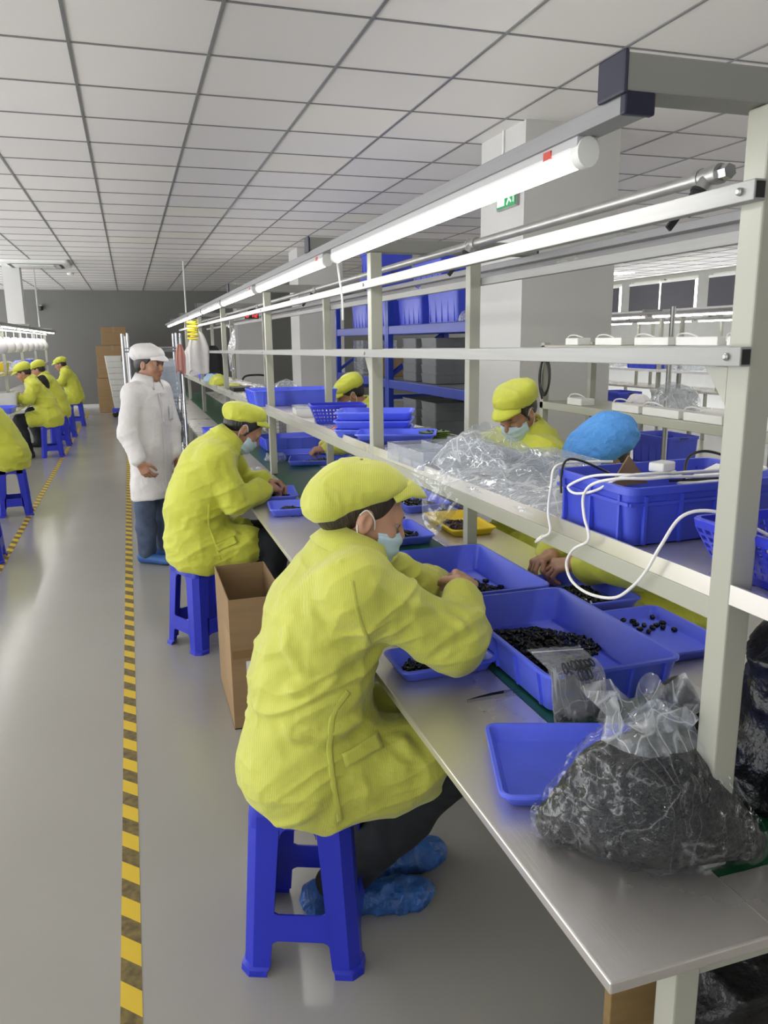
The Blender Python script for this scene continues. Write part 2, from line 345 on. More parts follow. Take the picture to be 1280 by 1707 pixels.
def auto_smooth(me, ang=40):
    me.polygons.foreach_set('use_smooth', [True]*len(me.polygons))
    bm = bmesh.new(); bm.from_mesh(me); a = math.radians(ang)
    for e in bm.edges:
        if len(e.link_faces) == 2 and e.calc_face_angle(0) > a: e.smooth = False
    bm.to_mesh(me); bm.free()

class MB:
    """collects shapes that make ONE mesh"""
    def __init__(s): s.v = []; s.f = []; s.m = []; s.cur = 0
    def add(s, vs, fs):
        n = len(s.v); s.v += [tuple(v) for v in vs]; s.f += [tuple(i+n for i in f) for f in fs]; s.m += [s.cur]*len(fs)
        return s
    def box(s, c, d, rz=0.0, rot=None):
        x, y, z = d[0]/2, d[1]/2, d[2]/2
        vs = [Vector((sx*x, sy*y, sz*z)) for sz in (-1, 1) for sx, sy in ((-1, -1), (1, -1), (1, 1), (-1, 1))]
        R = rot if rot is not None else Matrix.Rotation(rz, 3, 'Z')
        vs = [R @ v + Vector(c) for v in vs]
        return s.add(vs, [(0, 3, 2, 1), (4, 5, 6, 7), (0, 1, 5, 4), (1, 2, 6, 5), (2, 3, 7, 6), (3, 0, 4, 7)])
    def bb(s, x0, x1, y0, y1, z0, z1): return s.box(((x0+x1)/2, (y0+y1)/2, (z0+z1)/2), (x1-x0, y1-y0, z1-z0))
    def bar(s, a, b, w, h, up=(0, 0, 1)):
        a, b = Vector(a), Vector(b); d = (b-a).normalized(); up = Vector(up)
        if abs(d.dot(up)) > 0.98: up = Vector((0, 1, 0))
        r = d.cross(up).normalized(); u = r.cross(d)
        vs = [p + r*(sx*w/2) + u*(sy*h/2) for p in (a, b) for sx, sy in ((-1, -1), (1, -1), (1, 1), (-1, 1))]
        return s.add(vs, [(0, 1, 2, 3), (7, 6, 5, 4), (0, 4, 5, 1), (1, 5, 6, 2), (2, 6, 7, 3), (3, 7, 4, 0)])
    def tube(s, pts, r, n=8, caps=True, closed=False):
        pts = [Vector(p) for p in pts]; k = len(pts); rs = r if isinstance(r, (list, tuple)) else [r]*k
        t0 = (pts[1]-pts[0]).normalized(); nv = t0.orthogonal().normalized(); vs = []
        for i, p in enumerate(pts):
            if closed: t = (pts[(i+1) % k]-pts[i-1]).normalized()
            else: t = (pts[min(i+1, k-1)]-pts[max(i-1, 0)]).normalized()
            nv = (nv - t*nv.dot(t));
            nv = nv.normalized() if nv.length > 1e-6 else t.orthogonal().normalized()
            bn = t.cross(nv)
            for j in range(n):
                a = 2*PI*j/n; vs.append(p + (nv*math.cos(a)+bn*math.sin(a))*rs[i])
        fs = []
        for i in range(k if closed else k-1):
            i2 = (i+1) % k
            for j in range(n): fs.append((i*n+j, i*n+(j+1) % n, i2*n+(j+1) % n, i2*n+j))
        if caps and not closed: fs += [tuple(range(n-1, -1, -1)), tuple((k-1)*n+j for j in range(n))]
        return s.add(vs, fs)
    def lathe(s, c, prof, n=20, axis='Z', cap=True):
        vs = []; c = Vector(c)
        for r, z in prof:
            for j in range(n):
                a = 2*PI*j/n; x, y = r*math.cos(a), r*math.sin(a)
                vs.append(c + (Vector((x, y, z)) if axis == 'Z' else Vector((z, x, y)) if axis == 'X' else Vector((y, z, x))))
        fs = []
        for i in range(len(prof)-1):
            for j in range(n): fs.append((i*n+j, i*n+(j+1) % n, (i+1)*n+(j+1) % n, (i+1)*n+j))
        if cap: fs += [tuple(range(n-1, -1, -1)), tuple((len(prof)-1)*n+j for j in range(n))]
        return s.add(vs, fs)
    def loops(s, rings, cap0=True, cap1=True, close=True):
        n = len(rings[0]); vs = [p for r in rings for p in r]; fs = []
        for i in range(len(rings)-1):
            for j in range(n if close else n-1): fs.append((i*n+j, i*n+(j+1) % n, (i+1)*n+(j+1) % n, (i+1)*n+j))
        if cap0: fs.append(tuple(range(n-1, -1, -1)))
        if cap1: fs.append(tuple((len(rings)-1)*n+j for j in range(n)))
        return s.add(vs, fs)
    def grid(s, P):
        nu, nv = len(P), len(P[0]); vs = [p for row in P for p in row]
        return s.add(vs, [(i*nv+j, i*nv+j+1, (i+1)*nv+j+1, (i+1)*nv+j) for i in range(nu-1) for j in range(nv-1)])
    def mesh(s, name, smooth=None):
        me = bpy.data.meshes.new(name); me.from_pydata(s.v, [], s.f); me.update()
        if any(s.m): me.polygons.foreach_set('material_index', s.m)
        if smooth == 'auto': auto_smooth(me)
        elif smooth: me.polygons.foreach_set('use_smooth', [True]*len(me.polygons))
        return me
    def build(s, name, mat, parent=None, loc=(0, 0, 0), smooth=None, rz=0.0):
        o = obj(name, s.mesh(name, smooth), mat, parent, loc)
        if rz: o.rotation_euler = (0, 0, rz)
        return o
def rrect(w, d, r, z, n=5, cx=0.0, cy=0.0):
    """rounded rectangle ring"""
    r = max(1e-4, min(r, w/2-1e-4, d/2-1e-4)); P = []
    for sx, sy, a0 in ((1, 1, 0), (-1, 1, PI/2), (-1, -1, PI), (1, -1, 1.5*PI)):
        for i in range(n):
            a = a0 + PI/2*i/(n-1); P.append(Vector((cx+sx*(w/2-r)+r*math.cos(a), cy+sy*(d/2-r)+r*math.sin(a), z)))
    return P
def catmull(pts, n=8):
    P = [Vector(p) for p in pts]; out = []
    for i in range(len(P)-1):
        p0, p1, p2, p3 = P[max(i-1, 0)], P[i], P[i+1], P[min(i+2, len(P)-1)]
        for k in range(n):
            t = k/n; out.append(0.5*((2*p1)+(p2-p0)*t+(2*p0-5*p1+4*p2-p3)*t*t+(3*p1-p0-3*p2+p3)*t**3))
    return out + [P[-1]]

# ------------------------------------------------------------------ soft bodies: smooth-blended distance fields meshed by surface nets
def _unit(v): v = np.asarray(v, float); return v/np.linalg.norm(v)
class Blob:
    def __init__(s): s.p = []
    def cap(s, a, b, ra, rb, k=0.02, sub=False):
        a, b = np.asarray(a, float), np.asarray(b, float); s.p.append(('c', a, b, ra, rb, k, sub)); return s
    def chain(s, pts, rs, k=0.02):
        for i in range(len(pts)-1): s.cap(pts[i], pts[i+1], rs[i], rs[i+1], k)
        return s
    def ell(s, c, r, R=None, k=0.02, sub=False):
        s.p.append(('e', np.asarray(c, float), np.asarray(r, float), np.eye(3) if R is None else np.asarray(R, float), k, sub)); return s
    def flat(s, a, b, ra, rb, n, k=0.03):
        """tapered capsule with an elliptical section: ra=(in-plane, along n) at a, rb at b"""
        s.p.append(('f', np.asarray(a, float), np.asarray(b, float), ra, rb, _unit(n), k, False)); return s
    def cut(s, p, n, k=0.006):
        """keep what lies behind the plane (n points to the removed side)"""
        s.p.append(('p', np.asarray(p, float), _unit(n), k, True)); return s
    def bounds(s):
        lo, hi = np.full(3, 9e9), np.full(3, -9e9)
        for q in s.p:
            b = s._box(q)
            if b is None or q[-1] is True: continue
            lo = np.minimum(lo, b[0]); hi = np.maximum(hi, b[1])
        return lo, hi
    def _box(s, q):
        if q[0] == 'c': return np.minimum(q[1]-q[3], q[2]-q[4]), np.maximum(q[1]+q[3], q[2]+q[4])
        if q[0] == 'e': m = max(q[2]); e = np.abs(q[3]) @ q[2]; return q[1]-e, q[1]+e
        if q[0] == 'f': m1, m2 = max(q[3]), max(q[4]); return np.minimum(q[1]-m1, q[2]-m2), np.maximum(q[1]+m1, q[2]+m2)
        return None
    def _dist(s, q, X):
        if q[0] == 'c':
            ab = q[2]-q[1]; L = ab@ab; v = X-q[1]; t = np.clip((v@ab)/max(L, 1e-12), 0, 1)
            return np.linalg.norm(v-t[..., None]*ab, axis=-1) - (q[3]+(q[4]-q[3])*t)
        if q[0] == 'e':
            v = (X-q[1]) @ q[3]; k0 = np.linalg.norm(v/q[2], axis=-1); k1 = np.linalg.norm(v/(q[2]**2), axis=-1)
            return k0*(k0-1)/np.maximum(k1, 1e-9)
        if q[0] == 'f':
            ab = q[2]-q[1]; L = ab@ab; v = X-q[1]; t = np.clip((v@ab)/max(L, 1e-12), 0, 1); w = v-t[..., None]*ab
            wn = w@q[5]; wi = w-wn[..., None]*q[5]; wi2 = (wi*wi).sum(-1)
            ri = q[3][0]+(q[4][0]-q[3][0])*t; rn = q[3][1]+(q[4][1]-q[3][1])*t
            k0 = np.sqrt(wi2/ri**2+wn**2/rn**2); k1 = np.sqrt(wi2/ri**4+wn**2/rn**4)
            return np.where(k0 < 1e-6, -np.minimum(ri, rn), k0*(k0-1)/np.maximum(k1, 1e-9))
        return (X-q[1])@q[2]
    def field(s, X):
        """distance at scattered points"""
        D = np.full(X.shape[:-1], 1.0)
        for q in s.p: D = s._comb(D, s._dist(q, X), q)
        return D
    def _comb(s, D, d, q):
        k = q[-2]; h = np.maximum(k-np.abs(D-d), 0)/k if not q[-1] else np.maximum(k-np.abs(D+(-d if q[0] == 'p' else d)), 0)/k
        if not q[-1]: return np.minimum(D, d)-h*h*k*0.25
        dd = d if q[0] == 'p' else -d
        return np.maximum(D, dd)+h*h*k*0.25
    def surface(s, res, lo=None, hi=None):
        l2, h2 = s.bounds(); pad = 3*res
        lo = l2-pad if lo is None else np.maximum(np.asarray(lo, float), l2-pad); hi = h2+pad if hi is None else np.minimum(np.asarray(hi, float), h2+pad)
        n = np.maximum(((hi-lo)/res).astype(int)+2, 4); ax = [lo[i]+res*np.arange(n[i]) for i in range(3)]
        D = np.full(n, 1.0, np.float32)
        for q in s.p:
            b = s._box(q); kk = q[-2]+2*res
            if b is None: sl = [slice(0, n[i]) for i in range(3)]
            else:
                i0 = np.clip(np.floor((b[0]-kk-lo)/res).astype(int), 0, n); i1 = np.clip(np.ceil((b[1]+kk-lo)/res).astype(int)+1, 0, n)
                if (i1 <= i0).any(): continue
                sl = [slice(i0[i], i1[i]) for i in range(3)]
            X = np.stack(np.meshgrid(*[ax[i][sl[i]] for i in range(3)], indexing='ij'), -1)
            D[tuple(sl)] = s._comb(D[tuple(sl)], s._dist(q, X), q)
        return nets(D, lo, res)
def nets(D, lo, res):
    S = D < 0; n = np.array(D.shape); c = n-1
    acc = np.zeros((*c, 3), np.float32); cnt = np.zeros(c, np.float32)
    corners = [(i, j, k) for i in (0, 1) for j in (0, 1) for k in (0, 1)]
    V = lambda A, o: A[o[0]:o[0]+c[0], o[1]:o[1]+c[1], o[2]:o[2]+c[2]]
    for a in corners:
        for axis in range(3):
            if a[axis]: continue
            b = list(a); b[axis] = 1
            sa, sb = V(S, a), V(S, b); m = sa != sb
            if not m.any(): continue
            da, db = V(D, a)[m], V(D, b)[m]; t = da/(da-db)
            p = np.tile(np.array(a, np.float32), (t.size, 1)); p[:, axis] = t
            acc[m] += p; cnt[m] += 1
    act = cnt > 0; idx = np.full(c, -1, np.int64); ii = np.argwhere(act); idx[act] = np.arange(len(ii))
    verts = lo+res*(ii+acc[act]/cnt[act][:, None])
    faces = []
    for axis in range(3):
        u, w = (axis+1) % 3, (axis+2) % 3
        sl0 = [slice(1, c[i]) for i in range(3)]; sl0[axis] = slice(0, c[axis])
        s0 = S[tuple(sl0)]; sl1 = list(sl0); sl1[axis] = slice(1, n[axis]); s1 = S[tuple(sl1)]
        q = np.argwhere(s0 != s1)
        if not len(q): continue
        ins = s0[tuple(q.T)]
        for i in range(3):
            if i != axis: q[:, i] += 1
        def at(du, dw):
            r = q.copy(); r[:, u] += du; r[:, w] += dw; return idx[tuple(r.T)]
        f = np.stack([at(-1, -1), at(0, -1), at(0, 0), at(-1, 0)], 1)
        f[~ins] = f[~ins][:, ::-1]; f = f[(f >= 0).all(1)]; faces.append(f)
    return verts, np.concatenate(faces) if faces else np.zeros((0, 4), int)
def np_mesh(name, V, F, smooth=True):
    me = bpy.data.meshes.new(name); V = np.asarray(V, np.float32); F = np.asarray(F, np.int32)
    me.vertices.add(len(V)); me.vertices.foreach_set('co', V.ravel())
    me.loops.add(F.size); me.loops.foreach_set('vertex_index', F.ravel())
    me.polygons.add(len(F)); me.polygons.foreach_set('loop_start', np.arange(0, F.size, F.shape[1], dtype=np.int32))
    me.polygons.foreach_set('loop_total', np.full(len(F), F.shape[1], np.int32))
    me.update(calc_edges=True); me.validate()
    if smooth: me.polygons.foreach_set('use_smooth', [True]*len(me.polygons))
    return me
def relax(V, F, it=2, lam=0.5):
    n = len(V)
    for _ in range(it):
        A = np.zeros_like(V); C = np.zeros(n)
        for a, b in ((0, 1), (1, 2), (2, 3), (3, 0)):
            np.add.at(A, F[:, a], V[F[:, b]]); np.add.at(A, F[:, b], V[F[:, a]]); np.add.at(C, F[:, a], 1); np.add.at(C, F[:, b], 1)
        V = V+lam*(A/np.maximum(C, 1)[:, None]-V)
    return V
def vnormals(V, F):
    a, b, c, d = V[F[:, 0]], V[F[:, 1]], V[F[:, 2]], V[F[:, 3]]; fn = np.cross(c-a, d-b); N_ = np.zeros_like(V)
    for i in range(4): np.add.at(N_, F[:, i], fn)
    return N_/np.maximum(np.linalg.norm(N_, axis=1), 1e-12)[:, None]
_H = rng.rand(64, 64, 64).astype(np.float32)
def vnoise(P):
    """smooth value noise in 0..1"""
    P = np.asarray(P); i = np.floor(P).astype(int); f = P-i; f = f*f*(3-2*f); r = 0
    for a in (0, 1):
        for b in (0, 1):
            for c in (0, 1):
                w = (f[:, 0] if a else 1-f[:, 0])*(f[:, 1] if b else 1-f[:, 1])*(f[:, 2] if c else 1-f[:, 2])
                r = r+w*_H[(i[:, 0]+a) % 64, (i[:, 1]+b) % 64, (i[:, 2]+c) % 64]
    return r
def seg_dist(V, pts):
    """distance of each vertex to a polyline"""
    best = np.full(len(V), 9.0)
    for i in range(len(pts)-1):
        a, b = np.asarray(pts[i], float), np.asarray(pts[i+1], float); ab = b-a
        t = np.clip(((V-a)@ab)/max(ab@ab, 1e-12), 0, 1); best = np.minimum(best, np.linalg.norm(V-a-t[:, None]*ab, axis=1))
    return best
# ------------------------------------------------------------------ people
def head_R(az, pitch=0.0, roll=0.0):
    """columns: forward, left, up"""
    return np.array(Matrix.Rotation(az, 3, 'Z') @ Matrix.Rotation(-pitch, 3, 'Y') @ Matrix.Rotation(roll, 3, 'X'))
def lin(a, b, t): return np.asarray(a, float)*(1-t)+np.asarray(b, float)*t
def head_prims(B, c, R, neck, lids=True, k=1.0):
    T = lambda *p: c+R@(np.array(p, float)*k)
    e = lambda p, r, kk, sub=False: B.ell(T(*p), np.array(r)*k, R, kk*k, sub)
    e((-.015, 0, .03), (.093, .075, .085), .01)
    e((.022, 0, -.03), (.066, .060, .082), .03)
    e((.024, 0, -.074), (.053, .049, .036), .02)
    e((.060, 0, -.098), (.021, .023, .017), .02)
    B.cap(T(.075, -.030, .019), T(.075, .030, .019), .014*k, .014*k, .018*k)
    for s in (-1, 1):
        e((.056, s*.038, -.030), (.025, .021, .023), .02)
        e((-.006, s*.075, -.010), (.019, .009, .031), .006)
        e((.000, s*.083, -.006), (.009, .0055, .017), .005, True)
        e((.090, s*.031, .001), (.014, .017, .010), .012, True)
        if lids: e((.0765, s*.031, .0075), (.0115, .0155, .0085), .005)
    B.cap(T(.084, 0, .006), T(.1025, 0, -.030), .0085*k, .012*k, .012*k)
    for s in (-1, 1): e((.092, s*.0115, -.035), (.010, .008, .008), .006)
    e((.0855, 0, -.0575), (.010, .022, .0060), .006); e((.083, 0, -.068), (.010, .019, .0075), .006)
    B.cap(T(.0955, -.018, -.0625), T(.0955, .018, -.0625), .0018, .0018, .004, True)
    B.cap(T(-.026, 0, -.045), np.asarray(neck, float), .053*k, .060*k, .03*k)
def hand_prims(B, w, d, n, side, curl, thumb=(0.5, 0.5), size=1.0, spread=0.06):
    d = _unit(d); n = np.asarray(n, float); n = _unit(n-d*(n@d)); t = np.cross(d, n)*side; w = np.asarray(w, float); z = size
    for i in range(4):
        o = t*(.0195*(1.5-i))*z
        B.cap(w+o*.62+d*.012*z, w+o+d*(.088-.004*abs(i-1))*z, .0145*z, .0112*z, .013*z)
    L = ((.041, .025, .020), (.046, .029, .021), (.042, .027, .021), (.033, .020, .018))
    for i in range(4):
        p = w+t*(.0195*(1.5-i))*z+d*(.086-.004*abs(i-1))*z; a = 0.0
        sd = t*spread*(1.5-i)
        for j in range(3):
            a += curl[i]*(0.9, 1.15, 0.75)[j]
            q = p+_unit(d*math.cos(a)+n*math.sin(a)+sd)*L[i][j]*z
            B.cap(p, q, (.0092, .0083, .0075)[j]*z, (.0083, .0075, .0064)[j]*z, .0045*z); p = q
    p = w+d*.026*z+t*.020*z
    dirs = (_unit(d*.72+t*.62+n*(.35+thumb[0]*.4)), _unit(d*.95+t*.18+n*(.45+thumb[1]*.4)), _unit(d*1.0-t*.10+n*(.45+thumb[1]*.5)))
    for j, (dr, ll) in enumerate(zip(dirs, (.046, .032, .026))):
        q = p+dr*ll*z; B.cap(p, q, (.0150, .0112, .0098)[j]*z, (.0115, .0098, .0078)[j]*z, (.012, .005, .004)[j]*z); p = q
def fold_displace(V, F, amp, freq, folds=(), seed=0.0, stretch=(1, 1, 1), cross=None):
    Nn = vnormals(V, F); S = np.asarray(stretch)
    P = V*S*freq+seed
    P = P+0.8*(np.stack([vnoise(P*0.7+9.1), vnoise(P*0.7+17.7), vnoise(P*0.7+31.3)], 1)-0.5)
    r1 = 1-np.abs(2*vnoise(P)-1); r2 = 1-np.abs(2*vnoise(P*2.1+5.5)-1)
    d = amp*((r1**2-0.35)+0.4*(r2**2-0.35))
    if cross:      # second family of sharper folds running the other way
        Q = (V@np.asarray(cross[0]).T)*freq*cross[1]+seed*1.7
        Q = Q+1.1*(np.stack([vnoise(P*0.5+3.3), vnoise(P*0.5+13.7), vnoise(P*0.5+23.1)], 1)-0.5)
        r3 = 1-np.abs(2*vnoise(Q)-1); r4 = 1-np.abs(2*vnoise(Q*1.9+8.8)-1)
        d = d+amp*cross[2]*((r3**3-.28)+.5*(r4**3-.28))
    for pts, a, w in folds: 
        sd = seg_dist(V, pts); d = d+a*np.exp(-(sd/w)**2)-0.45*a*np.exp(-((sd-1.9*w)/(w*1.1))**2)
    return V+Nn*d[:, None]
def cap_mesh(J, st, res):
    c, R = np.asarray(J['head'], float), J['R'] @ np.array(Matrix.Rotation(-st.get('cap_tilt', 0.0), 3, 'Y')); k = st.get('hk', 1.0); B = Blob()
    T = lambda *p: c+R@(np.array(p, float)*k)
    e = lambda p, r, kk, rot=0.0: B.ell(T(*p), np.array(r)*k, R@np.array(Matrix.Rotation(rot, 3, 'Y')), kk*k)
    kind = st['cap']
    if kind == 'floppy':
        e((-.006, 0, .064), (.106, .088, .060), .02); e((-.058, 0, .050), (.080, .086, .058), .03, -.35); e((-.092, 0, .012), (.054, .078, .052), .03, -.5)
        pa, pb = (.092, .074), (-.150, -.055)
    elif kind == 'pillbox':
        e((-.010, 0, .070), (.112, .092, .085), .02); e((-.020, 0, .085), (.108, .092, .070), .03)
        pa, pb = (.094, .048), (-.12, .030); B.cut(T(0, 0, .128), R@np.array([.06, 0, 1]), .045)
    elif kind == 'bouffant':
        e((-.02, 0, .055), (.135, .115, .085), .02); e((-.07, 0, .03), (.11, .11, .085), .03)
        pa, pb = (.10, .030), (-.16, -.025)
    else:
        e((-.008, 0, .070), (.112, .090, .062), .02); e((-.045, 0, .082), (.095, .092, .058), .03); e((-.085, 0, .058), (.060, .080, .055), .03)
        pa, pb = (.092, .056), (-.14, -.012)
    d = np.array([pa[0]-pb[0], 0, pa[1]-pb[1]]); n = R@np.array([d[2], 0, -d[0]])
    B.cut(T(pa[0], 0, pa[1]), n, .012)
    V, F = B.surface(res); V = relax(V, F, 2)
    V = fold_displace(V, F, .0062 if kind != 'bouffant' else .008, 15, seed=st.get('seed', 0)+3.3, stretch=(1, 1, 1))
    # hem band
    me = np_mesh('cap', V, F)
    br = None
    if kind != 'bouffant':
        P = []; zf = lambda x: pb[1]+(pa[1]-pb[1])*(x-pb[0])/(pa[0]-pb[0])
        for i in range(15):
            th = (i/14-.5)*2.0; row = []
            for j in range(7):
                u = j/6; fl = max(0.0, math.cos(th*1.18))
                x = -.010+(.098+st.get('brim', .064)*u*fl**.6)*math.cos(th); y = (.080+.010*u)*math.sin(th)
                z = zf(min(x, .098))+.013-st.get('brim_drop', .028)*u*u*fl-.010*u-.006*(abs(th))*u
                row.append(T(x, y, z))
            P.append(row)
        br = MB().grid(P).mesh('cap_brim', True)
    return me, br
def mask_mesh(J, st):
    c, R = np.asarray(J['head'], float), J['R']; k = st.get('hk', 1.0); T = lambda *p: c+R@(np.array(p, float)*k)
    P = []; zs = np.linspace(-.016, -.122, 22)
    for z in zs:
        A = np.interp(-z, [.016, .028, .045, .072, .100, .122], [.090, .099, .104, .100, .090, .068]); row = []
        for th in np.linspace(-1.32, 1.32, 25):
            ple = .0022*math.sin((z+.016)*220)*math.cos(th)
            nose = -.010*abs(th)/1.3 if z > -.03 else 0
            row.append(T(.006+(A+ple)*math.cos(th)**.85, (.0705+.001*math.cos(z*200))*math.sin(th)*np.interp(-z, [.016, .06, .122], [1.0, 1.05, .90]), z+nose*.9+.012*(abs(th)/1.3)**2*(1 if z < -.1 else 0)))
        P.append(row)
    a = MB().grid(P); a.mesh
    me = a.mesh('face_mask', True)
    Ls = []
    for s in (-1, 1):
        L = MB(); Ls.append(L)
        L.tube(catmull([T(.024, s*.066, -.022), T(.012, s*.078, .004), T(-.012, s*.085, .020), T(-.024, s*.082, .004)], 5), .0016, 6)
        L.tube(catmull([T(.020, s*.062, -.100), T(.004, s*.072, -.068), T(-.014, s*.080, -.040), T(-.022, s*.081, -.018)], 5), .0016, 6)
    return me, [L.mesh('ear_loop', True) for L in Ls]
def collar_mesh(J, open_=0.5, h=.056, r=.077):
    nk, up, fw = np.asarray(J['neck'], float), _unit(J['neck_up']), np.asarray(J['fwd'], float); fw = _unit(fw-up*(fw@up)); lf = np.cross(up, fw)
    P = []
    for i in range(33):
        a = open_*.5+(2*PI-open_)*i/32; d = fw*math.cos(a)*1.0+lf*math.sin(a)*1.12; fr = max(0, math.cos(a)); row = []
        for rr, hh in ((r*1.02, -.025), (r*.95, h*.5), (r*.95, h-.012*fr), (r*1.03, h+.006-.014*fr), (r*1.20, h*.50-.024*fr), (r*1.42, -.002-.045*fr)):
            row.append(nk+d*rr+up*hh)
        P.append(row)
    return MB().grid(P).mesh('collar', True)
def shoe_blob(an, az, k=1.0):
    B = Blob(); d = np.array([math.cos(az), math.sin(az), 0]); a = np.array([an[0], an[1], 0.0])
    B.flat(a-d*.045*k+np.array([0, 0, .042]), a+d*.125*k+np.array([0, 0, .034]), (.036*k, .042*k), (.040*k, .032*k), (0, 0, 1), .02)
    B.ell(a+d*.16*k+np.array([0, 0, .030]), (.048*k, .042*k, .030*k), np.array(Matrix.Rotation(az, 3, 'Z')), .02)
    B.cut((0, 0, 0.002), (0, 0, -1), .004)
    return B
def make_person(name, label, loc, J, st, rz=0.0, group=None):
    root = thing(name, label, 'person', loc, rz, group)
    q = st.get('q', 1.0); hk = st.get('hk', 1.0)
    A = lambda n: np.asarray(J[n], float)
    R = J['R']; c = A('head')
    # ---- body: head and neck, both hands and forearms, trunk and legs joined in one mesh
    B = Blob(); head_prims(B, c, R, A('neck'), st.get('lids', True), hk)
    up = _unit(J['neck_up'])
    B.cap(A('neck'), A('chest')+up*.02, .058, .075, .04)
    Vs, Fs, n = [], [], 0
    V, F = B.surface(.0032*q); headN = len(V); V = relax(V, F, 1, .4); Vs.append(V); Fs.append(F); n += len(V)
    for s, nm in ((-1, 'R'), (1, 'L')):
        H = J.get('hand'+nm)
        if H is None: continue
        B = Blob(); w, e = A('wr'+nm), A('el'+nm)
        hand_prims(B, w, H['d'], H['n'], 1 if nm == 'R' else -1, H['curl'], H.get('thumb', (.5, .5)), H.get('size', 1.0), H.get('spread', .06))
        B.cap(lin(e, w, .35), w+_unit(H['d'])*.012, .036, .0265, .02)
        V, F = B.surface(.0027*q); V = relax(V, F, 1, .4); Vs.append(V); Fs.append(F+n); n += len(V)
    B = Blob()
    B.chain([A('pelvis'), A('waist'), A('chest'), lin(A('chest'), A('neck'), .7)], [.105, .095, .10, .06], .06)
    for nm in 'RL':
        B.chain([lin(A('chest'), A('neck'), .5), A('sh'+nm), A('el'+nm), lin(A('el'+nm), A('wr'+nm), .5)], [.05, .045, .036, .033], .03)
        B.chain([lin(A('pelvis'), A('hip'+nm), .8), A('kn'+nm), A('an'+nm)], [.070, .048, .036], .03)
    V, F = B.surface(.014); Vs.append(V); Fs.append(F+n)
    V, F = np.concatenate(Vs), np.concatenate(Fs)
    me = np_mesh('body', V, F)
    body = obj('body', me, [st['skin'], M['lip']], root)
    # lips keep their own colour
    loc_ = (V-c)@R/hk; lipv = (loc_[:, 0] > .074) & (np.abs(loc_[:, 1]) < .0225) & (loc_[:, 2] > -.077) & (loc_[:, 2] < -.0515)
    mi = (lipv[F].sum(1) >= 3).astype(np.int32); me.polygons.foreach_set('material_index', mi)
    T = lambda *p: c+R@(np.array(p, float)*hk)
    if not st.get('far'):
        for s in (-1, 1):
            E = MB()
            for rad, cc, mi_ in ((.0118, (.0735, s*.031, .0015), 0), (.0062, (.0805, s*.031, .0000), 1)):
                cc = Vector(T(*cc)); E.cur = mi_; rr = rad*hk
                E.lathe(cc, [(rr*math.sin(PI*t/8)+1e-5, -rr*math.cos(PI*t/8)) for t in range(9)], 12)
            obj('eye', E.mesh('eye', True), [M['eye_white'], M['iris']], root)
    # ---- hair
    B = Blob(); e = lambda p, r, kk, sub=False: B.ell(T(*p), np.array(r)*hk, R, kk*hk, sub)
    e((-.018, 0, .034), (.099, .0805, .090), .01); e((-.055, 0, -.012), (.060, .066, .060), .03)
    B.cut(T(.060, 0, .062), R@np.array([1, 0, -.42]), .01); B.cut(T(-.05, 0, st.get('nape', -.055)), R@np.array([.32, 0, -1]), .01)
    for s in (-1, 1):
        B.ell(T(.022, s*.085, -.042), np.array((.052, .030, .040))*hk, R, .008, True); B.ell(T(-.004, s*.088, -.010), np.array((.024, .022, .034))*hk, R, .006, True)
        if st.get('sideburn'): B.flat(T(.022, s*.070, .03), T(.016, s*.0725, -.03), (.012, .004), (.007, .003), R@np.array([0, 1, 0]), .01)
        B.chain([T(.092, s*.016, .0165), T(.088, s*.034, .0215), T(.074, s*.047, .0165)], [.0032, .0038, .002], .003)
    V, F = B.surface(.0042*q); V = relax(V, F, 1)
    obj('hair', np_mesh('hair', V, F), st.get('hair', M['hair']), root)
    # ---- cap and mask
    if st.get('cap'):
        cm, br = cap_mesh(J, st, .0055*q); co = obj('cap', cm, st['cap_mat'], root)
        if br: solidify(obj('cap_brim', br, st['cap_mat'], co), .0045)
    if st.get('mask'):
        mm, lp = mask_mesh(J, st); mo = solidify(obj('face_mask', mm, M['mask_white'], root), .0025); [obj('ear_loop', l_, M['cord_white'], mo) for l_ in lp]
    # ---- coat
    fw = _unit(J['fwd']); B = Blob(); kk = st.get('bulk', 1.0)
    tor = st.get('torso', ((.205, .160), (.195, .150), (.195, .132), (.135, .085)))
    pts = [A('pelvis'), A('waist'), A('chest'), lin(A('chest'), A('neck'), .72)]
    for i in range(3): B.flat(pts[i], pts[i+1], (tor[i][0]*kk, tor[i][1]*kk), (tor[i+1][0]*kk, tor[i+1][1]*kk), fw, .06)
    for nm in 'RL':
        sl = st.get('sleeve', (.074, .078, .068, .056))
        B.cap(lin(A('chest'), A('neck'), .58), A('sh'+nm), .070*kk, sl[0]*.94*kk, .06)
        B.cap(A('sh'+nm), A('el'+nm), sl[1]*kk, sl[2]*kk, .045)
        w2 = lin(A('el'+nm), A('wr'+nm), st.get('cuff', .86)); B.cap(A('el'+nm), w2, sl[2]*kk, sl[3]*kk, .03)
        if not st.get('standing'):
            B.cap(A('hip'+nm), lin(A('hip'+nm), A('kn'+nm), st.get('lap', .72)), .118*kk, .100*kk, .06)
    for a, b, ra, rb, nn in st.get('skirt', ()): B.flat(np.asarray(a, float), np.asarray(b, float), ra, rb, nn, .06)
    for p_, n_ in st.get('cuts', ()): B.cut(np.asarray(p_, float), n_, .008)
    # open neck
    B.cap(A('neck')+up*.12, A('neck')+up*.018, .070, .060, .02, True)
    V, F = B.surface(.0062*q if not st.get('hero') else .0046)
    V = relax(V, F, 2)
    for nm in 'RL':   # rings of cloth at elbows and wrists
        pass
